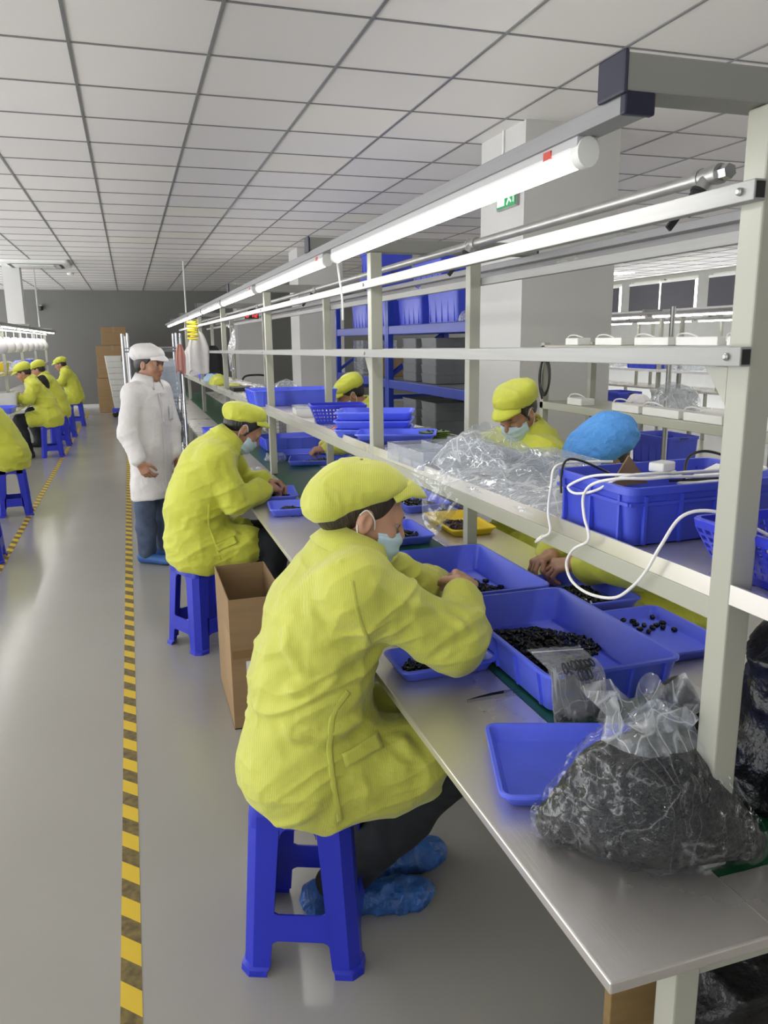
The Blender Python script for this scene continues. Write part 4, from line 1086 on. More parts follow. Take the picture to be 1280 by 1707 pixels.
# ------------------------------------------------------------------ trays on the bench and the belt
tray('tote_tray', 'deep blue tray in front holding a heap of black parts, zip bag leaning on it', (1.029, 1.742, BZ), .368, .585, .100, r=.022, ribs=True, taper=.014, flange=.008, rim=.008, group='deep blue trays')
tray('tote_tray', 'second deep blue tray behind the front one, under the near woman\'s hand', (1.027, 2.338, BZ), .362, .545, .096, r=.022, ribs=True, taper=.014, flange=.008, rim=.008, group='deep blue trays')
tray('tray', 'empty shallow blue tray beside the big bag of pellets', (.792, 1.232, BZ), .345, .283, .034, rz=-.33, r=.018, group='shallow blue trays')
tray('tray', 'shallow blue tray of black parts under the near woman\'s forearm', (.722, 1.800, BZ), .270, .165, .036, rz=.02, r=.02, group='shallow blue trays')
tray('tray', 'shallow blue tray with about a dozen scattered black parts, beside the front post', (1.372, 1.775, BZ), .262, .350, .036, r=.024, group='shallow blue trays')
tray('tray', 'blue tray full of black parts in front of the bare far hands', (1.378, 2.165, BZ), .245, .335, .042, r=.022, group='shallow blue trays')
tray('tray', 'yellow tray of dark brown parts on the far worktop', (1.395, 3.245, BZ), .215, .395, .036, mat='yellow_tray', rz=-.03, r=.02)
tray('tray', 'blue tray of black parts just beyond the near woman\'s mask', (1.065, 3.165, .7485), .245, .335, .040, r=.02, group='shallow blue trays')
tray('tray', 'blue tray of black parts left of the yellow tray, further away', (1.380, 3.780, BZ), .250, .420, .042, r=.02, group='shallow blue trays')
tray('tray', 'blue tray of black parts nearest the second worker\'s elbow', (.727, 3.835, BZ), .235, .235, .042, r=.02, rz=-.10, group='shallow blue trays')
tray('tray', 'blue tray of black parts under the second worker\'s hands', (.735, 4.230, BZ), .190, .330, .040, r=.02, rz=-.12, group='shallow blue trays')
tray('tray', 'blue tray of black parts right of the second worker\'s hands', (.985, 4.060, .7485), .215, .400, .038, r=.02, group='shallow blue trays')
tray('tray', 'blue tray of parts under the far capped worker\'s hands', (1.235, 5.390, BZ), .430, .290, .036, r=.02, rz=-.25, group='shallow blue trays')
tray('tray', 'empty blue tray just behind the far capped worker\'s hands', (1.180, 5.760, BZ), .380, .290, .036, r=.02, rz=-.1, group='shallow blue trays')
tray('tote_tray', 'deep blue tray on the belt beyond the far hands', (1.20, 6.280, BZ), .480, .360, .10, r=.02, ribs=True, group='deep blue trays')
tray('tote_tray', 'small deep blue tray on the worktop behind the second worker\'s shoulder', (.685, 7.15, BZ), .215, .33, .09, r=.02, group='deep blue trays')
# contents
pile('small_parts', 'heap of small glossy black parts in the front deep blue tray', 560, .160, .044, 1.033, 1.800, .7545, seed=1, ax=.80, ay=1.06, size=(.0095, .0055, .0042))
pile('small_parts', 'heap of small black parts in the second deep blue tray', 330, .122, .026, 1.012, 2.370, .7545, seed=2, ax=.92, ay=1.25, size=(.0095, .0055, .0042))
pile('small_parts', 'black parts in the left of the tray under the near woman\'s forearm', 60, .040, .010, .662, 1.803, .7545, seed=3, ax=.9, ay=1.15)
pile('small_parts', 'black parts in the right of the tray under the near woman\'s forearm', 90, .042, .012, .785, 1.802, .7545, seed=4, ax=1.0, ay=1.0)
pile('small_parts', 'black parts filling the tray before the bare far hands', 200, .094, .020, 1.380, 2.160, .7545, seed=5, ax=.85, ay=1.2)
pile('small_parts', 'dark brown parts in the yellow tray', 110, .075, .020, 1.385, 3.24, .7545, seed=6, ax=.9, ay=1.6, mat='brown_part')
pile('small_parts', 'black parts in the tray just beyond the near woman\'s mask', 140, .092, .020, 1.065, 3.165, .7545, seed=7, ax=.85, ay=1.2)
pile('small_parts', 'black parts in the tray left of the yellow tray', 140, .100, .020, 1.380, 3.77, .7545, seed=8, ax=.8, ay=1.4)
pile('small_parts', 'black parts in the tray nearest the second worker\'s elbow', 190, .082, .024, .727, 3.835, .7545, seed=9, ax=.92, ay=.92)
pile('small_parts', 'black parts in the tray under the second worker\'s hands', 170, .072, .024, .735, 4.23, .7545, seed=10, ax=.8, ay=1.5)
pile('small_parts', 'black parts in the tray right of the second worker\'s hands', 180, .080, .024, .985, 4.06, .7545, seed=11, ax=.85, ay=1.6)
pile('small_parts', 'black parts in the tray under the far capped worker\'s hands', 150, .098, .026, 1.235, 5.39, .7545, seed=12, ax=1.4, ay=.8)
def loose(pts, label, grp, size=(.0105, .0068, .0058), z=.7605, mat='black_part', sd=3):
    r = np.random.RandomState(sd); first = None
    for x, y in pts:
        if first is None:
            m = MB(); small_part(m, Vector((0, 0, 0)), size, r, flatten=.15); m.lathe((0, 0, size[2]*.75), [(size[1]*.42, 0), (size[1]*.42, .0016), (size[1]*.30, .0022)], 8)
            first = tag(m.build('component', M[mat], None, (x, y, z), smooth='auto'), label, 'component', grp)
        else: dup(first, (x, y, z), r.rand()*6.28)
loose([(1.368, 1.918), (1.391, 1.902), (1.383, 1.876), (1.402, 1.862), (1.412, 1.836), (1.384, 1.815), (1.437, 1.850), (1.443, 1.828), (1.370, 1.838), (1.468, 1.912), (1.466, 1.861), (1.462, 1.801)], 'loose black part lying in the tray beside the front post', 'black parts scattered in the sparse tray')
loose([(1.085, 2.32), (1.105, 2.40), (1.12, 2.35), (1.145, 2.42), (1.14, 2.29), (1.155, 2.24), (1.130, 2.19), (1.10, 2.20), (1.165, 2.34), (1.075, 2.24)], 'loose black part lying in the second deep tray', 'black parts scattered in the second deep tray', sd=5)
# ------------------------------------------------------------------ big knotted bag of pellets
def big_bag():
    t = thing('plastic_bag', 'large clear knotted bag full of dark pellets on the bench corner', 'plastic bag', (.772, .985, BZ))
    ax = np.array([.905, -.425, 0]); az = math.atan2(ax[1], ax[0]); Rz = np.array(Matrix.Rotation(az, 3, 'Z'))
    def shape(d):
        B = Blob()
        B.ell((0, 0, .070), (.158+d, .108+d, .075+d), Rz, .05)
        B.cap(ax*-.150+np.array([0, .012, .030]), ax*.158+np.array([0, -.004, .030]), .030+d, .030+d, .06)
        B.ell((.002, .005, .125), (.122+d, .086+d, .085+d), Rz, .06)
        B.cap((.004, .006, .16), (.012, .012, .215), .084+d, .050+d, .05)
        B.cut((0, 0, .001), (0, 0, -1), .015)
        return B
    B = shape(-.004); B.cut((0.02, 0, .190), (-.15, .1, 1), .03)
    V, F = B.surface(.0045); V = relax(V, F, 1); V = fold_displace(V, F, .0022, 60, seed=4); V[:, 2] = np.maximum(V[:, 2], .0015)
    p = obj('pellets', np_mesh('pellets', V, F), M['pellet'], None, (.772, .985, BZ)); tag(p, 'dark grey pellets filling the big clear bag', 'pellets'); p['kind'] = 'stuff'
    B = shape(.002); V, F = B.surface(.0042); V = relax(V, F, 1)
    V = fold_displace(V, F, .0062, 24, seed=9.1, stretch=(1.25, 1.25, .5), cross=(((.5, .2, .6), (.1, .6, .2), (-1.1, .4, 1.5)), 1.2, .8), folds=[(((-.10, -.06, .15), (.0, -.10, .13), (.06, -.09, .17)), .006, .006), (((-.02, -.09, .17), (.04, -.10, .10), (.05, -.10, .06)), .006, .006), (((-.12, -.02, .10), (-.05, -.1, .09)), .005, .006), (((-.14, .0, .08), (-.08, -.09, .06)), .005, .006)])
    V[:, 2] = np.maximum(V[:, 2], .0006)
    obj('bag_film', np_mesh('bag_film', V, F), M['film_bag'], t)
    # gathered neck and ruffled top
    P = []
    for i in range(26):
        u = i/25; z = .200+.072*u; row = []
        for j in range(73):
            a = 2*PI*j/72
            r = (.064-.018*math.sin(u*PI*.62) if u < .45 else .0475+.042*(u-.45))*(1+(.10+.34*u)*math.sin(a*5+u*2.5)*.55+(.05+.30*u)*math.sin(a*9+1.3+u*3)*.5)
            row.append((.010+r*1.30*math.cos(a)-.012*u, .012+r*.95*math.sin(a), z+.016*u*math.sin(a*3+.5)+.010*u*math.sin(a*7)))
        P.append(row)
    MB().grid(P).build('bag_neck', M['film_crinkle'], t, smooth=True)
    P = [[(.010+(.046+.008*math.sin(a*4))*math.cos(a)*q, .012+.036*math.sin(a)*q, .236+.028*(1-q)+.006*math.sin(a*5)) for a in np.linspace(0, 2*PI, 40)] for q in np.linspace(.05, 1.1, 8)]
    MB().grid(P).build('bag_neck', M['film_crinkle'], t, smooth=True)
big_bag()
# ------------------------------------------------------------------ zip bag leaning on the tray
def zip_bag():
    t = thing('zip_bag', 'clear zip bag of grey fine parts with black handwriting, leaning on the front deep tray', 'zip bag', (.898, 1.396, BZ))
    # local sheet frame: u across, v up along the lean
    U = np.array([.985, -.17, 0]); ks = np.array([0, .30, .46, .56, 1.0]); ky = np.array([0, .022, .032, .052, .205]); kz = np.array([.010, .062, .100, .1155, .096]); kx = np.array([0, .004, .008, .012, .045])
    def S(u, v, off):
        # rests on the bench, climbs the tray wall and lies over the rim
        v = max(0.0, min(1.0, v)); y, z, x = np.interp(v, ks, ky), np.interp(v, ks, kz), np.interp(v, ks, kx)
        nn = np.array([0, -.93, .36]) if v < .46 else np.array([0, -.93+.9*min(1, (v-.46)/.15), .36+.63*min(1, (v-.46)/.15)])
        return U*(u*(.062+.004*v))+np.array([x, y, z])+nn*off
    P = []
    th = lambda u, v: .019*max(0, 1-abs(u)**2.4)*max(0, 1-abs(2*min(v, .62)/.62-1)**2.6)*(1-.35*v)+.0012
    for sgn in (1, -1):
        P.append([[S(u, v, sgn*th(u, v)+.0022*math.sin(u*9+v*17)*math.sin(v*23+u*5)*(1 if sgn > 0 else .3)+.006) for u in np.linspace(-1, 1, 25)] for v in np.linspace(0, 1, 41)])
    m = MB(); m.grid(P[0]); m.grid(P[1][::-1]); m.build('bag_film', M['zip_film'], t, smooth=True)
    g = MB()
    for sgn in (1, -1): g.grid([[S(u*.93, .03+v*.41*(1-.09*math.sin(u*7)-.16*u+.05*math.sin(u*19)), (sgn*th(u*.93, .03+v*.41)*.80+.0012*math.sin(u*31+v*27)*math.sin(v*37))+.006) for u in np.linspace(-1, 1, 21)] for v in (np.linspace(0, 1, 21) if sgn > 0 else np.linspace(1, 0, 21))])
    p = g.build('fine_parts', M['powder'], None, (.898, 1.396, BZ), smooth=True); tag(p, 'grey fine parts settled in the lower half of the zip bag', 'small parts'); p['kind'] = 'stuff'
    MB().tube([S(u, .90, .0085) for u in np.linspace(-.99, .99, 9)], .0014, 6).build('zip_seal', M['cord_white'], t)
    w = MB()
    ring = lambda u, v, a, b: w.tube([S(u+1.15*a*math.cos(q), v+1.25*b*math.sin(q), th(u, v)+.0115) for q in np.linspace(0, 2*PI, 11)], .0020, 5)
    for u, v, a, b in ((-.48, .53, .06, .028), (-.12, .55, .065, .026), (.06, .552, .06, .028), (.25, .558, .06, .026), (.41, .562, .06, .024), (.62, .57, .055, .028), (-.04, .478, .065, .026), (.14, .482, .065, .028), (.32, .486, .06, .026)): ring(u, v, a, b)
    for (a, b) in (((-.30, .53), (-.26, .58)), ((.50, .54), (.54, .60)), ((-.38, .53), (-.34, .49))): w.tube([S(*a, th(*a)+.0115), S(*b, th(*b)+.0115)], .0020, 5)
    w.build('handwriting', M['ink'], t)
zip_bag()
# ------------------------------------------------------------------ tweezers
tw = thing('tweezers', 'dark tweezers with bright tips on the bare worktop', 'tweezers', (.778, 1.593, BZ), .11)
for s in (-1, 1):
    MB().loops([[Vector((x, s*(.0006+.0068*math.sin(max(0, min(1, (x+.07)/.14))*PI*.62))+dy*w_, .0035+dz*h_)) for dy, dz in ((-1, -1), (1, -1), (1, 1), (-1, 1))] for x, w_, h_ in ((-.07, .0009, .003), (-.04, .0009, .0045), (.0, .0009, .0045), (.036, .0009, .0030))]).build('arm', M['dull_metal'] if s < 0 else M['black_plastic'], tw)
    MB().loops([[Vector((x, s*(.0006+.0068*math.sin(max(0, min(1, (x+.07)/.14))*PI*.62))+dy*w_, .0035+dz*h_)) for dy, dz in ((-1, -1), (1, -1), (1, 1), (-1, 1))] for x, w_, h_ in ((.036, .0011, .0032), (.072, .0007, .0010))]).build('tip', M['chrome'], tw)
# ------------------------------------------------------------------ black bags
crumple('black_bag', 'small crumpled black bag on the belt left of the front post', 'bag', (1.045, 1.255, .7485), (.085, .095, .085), M['black_film'], .022, 11, .006, 2.0, cutz=0.0, extra=(((.03, .04, .05), (.05, .06, .07)),))
crumple('black_bag', 'big black polythene bag on the belt right of the front post', 'bag', (1.165, 1.045, .7505), (.155, .120, .20), M['black_film'], .028, 8, .008, 5.0, cutz=0.0, extra=(((.0, 0, .20), (.13, .10, .17)),))
crumple('black_bag', 'black polythene bag on the floor under the bench end', 'bag', (1.03, 1.03, 0.0), (.21, .14, .30), M['black_film'], .03, 7, .011, 7.0, cutz=0.0, extra=(((.0, 0, .24), (.17, .12, .24)),))
cr = thing('plywood_board', 'narrow plywood board standing under the bench end behind the front leg', 'board', (.80, .875, 0))
bevel(MB().bb(-.165, -.035, -.009, .009, 0, .655).build('board_panel', M['ply'], cr), .002)
crumple('plastic_bag', 'small crumpled white bag in front of the second worker\'s hands', 'bag', (.715, 4.84, BZ), (.085, .06, .055), M['film_crinkle'], .014, 16, .005, 3.0, cutz=0.0, extra=(((-.02, 0, .03), (.05, .04, .05)),))
crumple('plastic_bag', 'crumpled foil bag of black parts beyond the second post', 'bag', (.96, 5.62, .7485), (.085, .08, .06), M['film_crinkle'], .018, 14, .005, 8.0, cutz=0.0)
# ------------------------------------------------------------------ things on the shelf
def comp_box(label, loc, w, d, h, rz, nx, ny, grp):
    t = thing('compartment_box', label, 'box', loc, rz, grp)
    m = MB(); q = .0016
    m.bb(-w/2, w/2, -d/2, d/2, 0, q)
    for i in range(nx+1): x = -w/2+w*i/nx; m.bb(x-q/2, x+q/2, -d/2, d/2, q, h)
    for j in range(ny+1): y = -d/2+d*j/ny; m.bb(-w/2, w/2, y-q/2, y+q/2, q, h)
    m.build('box_shell', M['clear_box'], t)
    e = MB()
    for i in range(nx+1): x = -w/2+w*i/nx; e.bb(x-.0012, x+.0012, -d/2, d/2, h, h+.0015)
    for j in range(ny+1): y = -d/2+d*j/ny; e.bb(-w/2, w/2, y-.0012, y+.0012, h, h+.0015)
    e.build('box_edge', M['film_crinkle'], t)
    return t
comp_box('clear compartment box at the shelf edge right of the second post', (.945, 2.36, SHZ), .25, .30, .055, .06, 2, 3, 'clear compartment boxes')
comp_box('clear compartment box on the shelf behind the film bag', (1.115, 2.02, SHZ), .24, .30, .055, -.05, 3, 3, 'clear compartment boxes')
comp_box('clear compartment box on the shelf with a green chip, before the far post', (1.11, 2.50, SHZ), .075, .22, .050, .0, 1, 3, 'clear compartment boxes')
loose([(.875, 2.27), (.905, 2.30), (.89, 2.25)], 'grey part lying in the clear box at the shelf edge', 'parts in the clear box', (.02, .010, .008), SHZ+.011, 'crate_grey', 9)
tag(MB().bb(-.018, .018, -.014, .014, 0, .020).build('green_block', simple('green_plastic', (.06, .28, .10), .5), None, (1.112, 2.50, SHZ+.0025)), 'small green block in a clear box on the shelf', 'block')
# crumpled film bag lying along the shelf
def film_bag():
    t = thing('film_bag', 'large crumpled clear film bag lying on the shelf and hanging over its lip', 'plastic bag', (1.0, 1.85, SHZ))
    r = np.random.RandomState(4)
    def sheet(h0, seed, x0, x1, y0, y1, n=64, mm=40, amp=.03):
        Q = []
        for i in range(n):
            for j in range(mm): Q.append((i/(n-1), j/(mm-1)))
        Q = np.array(Q); u, v = Q[:, 0], Q[:, 1]
        X = x0+(x1-x0)*v+.012*np.sin(u*19+seed); Y = y0+(y1-y0)*u+.015*np.sin(v*13+seed)
        env = np.clip(np.sin(PI*np.clip(v, 0, 1)), 0, 1)**.6*np.clip(np.minimum(u*7, (1-u)*6), 0, 1)**.7
        A = np.stack([X*11+seed, Y*11, np.zeros_like(X)+seed], 1)
        rg = 1-np.abs(2*vnoise(A)-1); r2 = 1-np.abs(2*vnoise(A*2.3+7)-1)
        hump = np.exp(-((u-.86)/.10)**2)*np.exp(-((v-.30)/.30)**2)*.085
        Z = .002+env*(h0+amp*rg**2+.45*amp*r2**2)+hump
        return np.stack([X, Y, Z], 1).reshape(n, mm, 3)
    G = sheet(.040, 1.0, -.165, .235, -.46, .36)
    # front edge folds over the lip and hangs in front of the beam near the far end
    m = MB(); m.grid([[tuple(p) for p in row] for row in G]); 
    G2 = sheet(.012, 6.0, -.160, .230, -.44, .34, amp=.02); m.grid([[tuple(p) for p in row] for row in G2])
    m.build('film', M['film_crinkle'], t, smooth=True)
    H = []
    for i in range(22):
        u = i/21; row = []
        for j in range(16):
            v = j/15
            y = .34-.30*u+.02*math.sin(v*6)*v; z = .030*(1-v)*(1-v)-.165*v*(1-abs(2*u-1)**1.5*.75)-.0; x = -.165-.040*min(1, v*5)-.012*math.sin(u*14+v*4)*v-.006*math.sin(v*22+u*9)
            row.append((x, y, z))
        H.append(row)
    MB().grid(H).build('hanging_corner', M['film'], t, smooth=True)
    MB().bb(-.10, .05, .19, .225, .004, .012).build('white_strip', M['paper'], t)
film_bag()
# blue tote of cables
tt = thing('tote', 'blue plastic tote full of white and black cables on the shelf', 'tote', (1.040, 1.318, SHZ), .02)
tb = tray_mb(.400, .262, .115, r=.02, taper=.010, flange=.006, rim=.014)
m = tb
for s in (-1, 1):
    for u in np.linspace(-.40, .40, 5): m.bb(u*.4-.003, u*.4+.003, s*.124-.004, s*.124+.004, .006, .098)
    for v in np.linspace(-.36, .36, 3): m.bb(s*.193-.004, s*.193+.004, v*.262-.003, v*.262+.003, .006, .098)
m.bb(-.194, .194, -.1275, -.119, .080, .086); m.bb(-.197, -.189, -.122, .122, .080, .086)
tb.build('tote_body', M['tote_blue'], tt, smooth='auto')
def cable(name, label, pts, r, mat, grp=None, n=8, ends=True):
    o = MB().tube(catmull(pts, n), r, 8).build(name, M[mat], None, smooth='auto'); return tag(o, label, 'cable', grp)
CW = 'white cables in and over the blue tote'
cable('cable', 'white cable hanging from the tote over the shelf beam with a small plug', [(.95, 1.40, 1.345), (.88, 1.42, 1.345), (.83, 1.425, 1.338), (.815, 1.415, 1.30), (.812, 1.418, 1.245), (.811, 1.405, 1.205), (.810, 1.435, 1.186)], .0028, 'cord_white', CW)
tag(MB().tube([(.810, 1.432, 1.188), (.809, 1.448, 1.177), (.809, 1.462, 1.168)], [.005, .005, .0025], 8).build('cable_plug', M['cord_white'], None), 'small white plug on the cable end below the shelf beam', 'plug')
cable('cable', 'long white cable looping below the shelf from the tote to the basket', [(.98, 1.22, 1.342), (.90, 1.20, 1.345), (.845, 1.225, 1.344), (.817, 1.262, 1.330), (.813, 1.288, 1.302), (.812, 1.280, 1.262), (.811, 1.262, 1.236), (.810, 1.264, 1.217), (.809, 1.310, 1.190), (.809, 1.333, 1.155), (.809, 1.310, 1.125), (.809, 1.248, 1.118), (.809, 1.165, 1.136), (.810, 1.112, 1.175), (.811, 1.078, 1.215), (.818, 1.055, 1.262), (.850, 1.045, 1.312), (.90, 1.02, 1.318), (.96, .97, 1.285)], .0029, 'cord_white', CW)
cable('cable', 'white cable looping out over the tote\'s left corner', [(.99, 1.25, 1.345), (.90, 1.225, 1.348), (.845, 1.30, 1.338), (.833, 1.368, 1.310), (.832, 1.372, 1.298), (.834, 1.345, 1.295), (.838, 1.285, 1.312), (.862, 1.235, 1.345), (.93, 1.22, 1.350), (1.02, 1.27, 1.335)], .0027, 'cord_white', CW)
cable('cable', 'white cable resting along the tote\'s front rim', [(.88, 1.24, 1.344), (.96, 1.205, 1.344), (1.06, 1.215, 1.338), (1.16, 1.205, 1.345), (1.21, 1.27, 1.340)], .0030, 'cord_white', CW)
cable('cable', 'second white cable across the top of the tote', [(.90, 1.26, 1.338), (.99, 1.235, 1.345), (1.09, 1.245, 1.342), (1.20, 1.26, 1.338)], .0030, 'cord_white', CW)
cable('cable', 'third white cable across the tote, behind the rim', [(.92, 1.28, 1.332), (1.0, 1.265, 1.338), (1.10, 1.275, 1.334), (1.21, 1.30, 1.330)], .0030, 'cord_white', CW)
cable('cable', 'black cable arching out of the tote in front of the post', [(1.02, 1.26, 1.325), (1.05, 1.29, 1.362), (1.10, 1.30, 1.372), (1.15, 1.28, 1.355), (1.16, 1.25, 1.325), (1.10, 1.30, 1.315), (1.04, 1.33, 1.310)], .0030, 'black_plastic')
cable('cable', 'black cable curling over the tote\'s left corner', [(.93, 1.38, 1.325), (.885, 1.41, 1.348), (.85, 1.415, 1.352), (.835, 1.41, 1.325), (.833, 1.405, 1.285)], .0026, 'black_plastic')
pa = thing('power_adapter', 'white power adapter lying on the cables in the tote', 'adapter', (.955, 1.245, 1.349), .4); bevel(MB().bb(-.022, .022, -.016, .016, 0, .018).build('adapter_body', M['white_plastic'], pa), .003); MB().bb(.022, .030, -.006, .006, .005, .013).build('cable_boot', M['white_plastic'], pa)
tag(MB().add([(.92, 1.36, 1.30), (1.02, 1.37, 1.30), (.965, 1.365, 1.362), (.92, 1.364, 1.30), (1.02, 1.374, 1.30), (.965, 1.369, 1.362)], [(0, 1, 2), (5, 4, 3), (0, 3, 4, 1), (1, 4, 5, 2), (2, 5, 3, 0)]).build('card_scrap', M['card'], None), 'corner of brown card sticking up in the tote', 'card')
tag(MB().box((1.13, 1.30, 1.318), (.13, .09, .003), rot=Matrix.Rotation(.25, 3, 'Z') @ Matrix.Rotation(-.22, 3, 'Y')).build('paper_sheet', M['paper'], None), 'white paper sheet among the cables in the tote', 'paper')
basket('plastic_basket', 'blue perforated basket on the shelf behind the front post', (1.02, .925, SHZ), .300, .255, .088, 0, nu=16, nv=5)
cable('cable', 'white cable coiled inside the perforated basket', [(.93, .90, 1.285), (1.0, .86, 1.300), (1.08, .90, 1.305), (1.08, .97, 1.295), (1.0, .99, 1.290), (.95, .93, 1.295), (1.02, .88, 1.310), (1.10, .93, 1.300)], .0028, 'cord_white')
tray0 = tray('tray', 'lowest shallow blue tray of the stack beside the second post', (.985, 3.215, SHZ), .330, .235, .036, rz=-.42, r=.018, group='stacked blue trays on the shelf')
for k, wd in enumerate(('middle', 'topmost')): dup(tray0, (.985+.004*k, 3.215-.003*k, SHZ+.0365*(k+1)), -.42+.03*k, '%s shallow blue tray of the stack beside the second post' % wd)
tray('tray', 'empty shallow blue tray on the shelf in front of the tray stack', (1.000, 2.965, SHZ), .320, .215, .040, rz=-.40, r=.018, taper=.018, group='shallow blue trays')
basket('plastic_basket', 'small blue perforated basket on the shelf behind the tray stack', (.985, 3.86, SHZ), .28, .20, .095, -.15, nu=14, nv=4)
tray('tote_tray', 'big blue tray on the shelf in front of the bagged goods', (1.035, 5.34, SHZ), .575, .40, .105, r=.02, ribs=True, taper=.016, group='deep blue trays')
fb = thing('foam_box', 'pair of white foam boxes on the shelf edge', 'box', (.905, 4.32, SHZ), -.1); fb['label'] = 'white foam box with lid on the shelf edge behind the basket'
bevel(MB().bb(-.05, .05, -.10, .10, 0, .045).build('box_body', M['white_plastic'], fb), .004); bevel(MB().bb(-.053, .053, -.103, .103, .0455, .058).build('lid', M['clear_box'], fb), .003)
crumple('cloth', 'small orange red cloth on the shelf beside the tray stack', 'cloth', (.875, 3.42, SHZ), (.035, .07, .018), M['orange_red'], .008, 20, .004, 1.0, cutz=0.0)
gt = thing('board_stack', 'stack of green and yellow circuit boards on the shelf near the far post', 'circuit boards', (1.165, 3.05, SHZ), .1)
for k in range(5): MB().bb(-.055, .055, -.10, .10, .007*k, .007*k+.0035).build('board', simple('board_green_%d' % k, (.10+.05*(k % 2), .17+.05*(k % 2), .03), .5), gt)
r = np.random.RandomState(2); m = MB()
for k in range(22): m.box((r.uniform(-.05, .05), r.uniform(-.09, .09), .0335), (.008, .010, .005))
m.build('chips', M['black_plastic'], gt)
crumple('plastic_bag', 'clear bag of goods on the shelf behind the big blue tray', 'plastic bag', (.93, 5.98, SHZ), (.11, .17, .10), M['film_crinkle'], .025, 12, .008, 3.0, cutz=0.0)
crumple('plastic_bag', 'second clear bag on the shelf, right behind the first', 'plastic bag', (1.13, 6.05, SHZ), (.10, .16, .125), M['film_crinkle'], .03, 11, .008, 9.0, cutz=0.0)
crumple('cloth', 'folded yellow cleanroom coat lying on the shelf far down the line', 'cloth', (.95, 7.75, SHZ), (.10, .16, .045), M['yellow_plain'], .012, 14, .006, 1.0, cutz=0.0)
crumple('cloth', 'yellow cleanroom cap and coat heaped on the far end of the shelf', 'cloth', (.90, 8.65, SHZ), (.09, .18, .11), M['yellow_plain'], .018, 12, .007, 4.0, cutz=0.0)
tag(bevel(MB().bb(.87, 1.12, 7.15, 7.45, SHZ, SHZ+.035).build('laptop', M['black_plastic'], None), .004), 'closed black laptop on the shelf before the yellow coats', 'laptop')
crumple('cloth', 'pale blue cloth on the shelf at the far end', 'cloth', (.90, 9.5, SHZ), (.08, .18, .09), simple('pale_blue_cloth', (.40, .58, .72), .8), .018, 12, .007, 6.0, cutz=0.0)
tray('tray', 'violet blue tray on the shelf at the far end', (.95, 10.3, SHZ), .25, .4, .07, mat='tray_blue')
# mesh basket hanging under the shelf
wb = thing('wire_basket', 'grey wire mesh basket under the shelf beside the third post', 'basket', (1.03, 6.75, .7505))
m = MB()
for i in range(15): x = -.20+.4*i/14; m.bb(x-.002, x+.002, -.152, -.148, 0, .30); 
for j in range(11): z = .30*j/10; m.bb(-.202, .202, -.152, -.148, z-.002, z+.002)
for i in range(11): y = -.15+.3*i/10; m.bb(-.202, -.198, y-.002, y+.002, 0, .30); m.bb(.198, .202, y-.002, y+.002, 0, .30)
for j in range(11): z = .30*j/10; m.bb(-.202, -.198, -.15, .15, z-.002, z+.002); m.bb(.198, .202, -.15, .15, z-.002, z+.002)
m.build('wire_wall', M['dull_metal'], wb); MB().bb(-.2, .2, -.15, .15, .001, .006).build('base', M['dull_metal'], wb)
# ------------------------------------------------------------------ carton beside the bench
def big_carton():
    t = carton('cardboard_box', 'tall open cardboard box standing between the two near workers', (.4225, 3.338, 0), .232, .530, .572)
    L = MB().bb(-.115+.06, -.115+.14, -.2665, -.2655, .245, .300).build('label_sticker', M['paper'], t)
    m = MB(); r = np.random.RandomState(5)
    for k in range(22):
        x = -.115+.085+.0021*k; m.bb(x, x+.0006+.0009*r.rand(), -.2672, -.2666, .255, .268)
    for z, a, b in ((.287, .085, .130), (.280, .085, .120), (.274, .085, .132)): m.bb(-.115+a, -.115+b, -.2672, -.2666, z, z+.0022)
    m.bb(-.115+.067, -.115+.075, -.2672, -.2666, .258, .266)
    m.build('print', M['ink'], L)
    MB().bb(-.1162, -.1158, -.26, -.05, .14, .42).build('flap_seam', M['card_in'], t)
    MB().bb(-.11, .116, -.2658, -.2652, .315, .352).build('tape_strip', simple('brown_packing_tape', (.25, .15, .06), .3), t)
big_carton()

# everything that stands on the shelf follows its slight slope
for o in list(COL.objects):
    if o.parent is None and .8 < o.location.x < 1.26 and .7 < o.location.y < 13 and 1.214 < o.location.z < 1.33 and o.name.split('.')[0] not in ('tube_light', 'air_pipe', 'digital_display', 'film_roll', 'hanging_coat', 'conveyor_belt', 'power_adapter'):
        o.location.z += SHY(o.location.y)
bpy.data.objects['laptop'].location.z += SHY(7.3)
# ------------------------------------------------------------------ who sits and stands where
def rel(loc, J):
    L = np.array(loc, float); skip = ('R', 'neck_up', 'fwd', 'handR', 'handL', 'foot_az')
    return {k: (v if k in skip else np.asarray(v, float)-L) for k, v in J.items()}
def relf(loc, folds):
    L = np.array(loc, float); return [([np.asarray(p, float)-L for p in pts], a, w) for pts, a, w in folds]
def relc(loc, sk):
    L = np.array(loc, float); return [(np.asarray(a, float)-L, np.asarray(b, float)-L, ra, rb, n) for a, b, ra, rb, n in sk]
PINCH = (.95, .75, .85, .95); RELAX = (.45, .5, .55, .6)
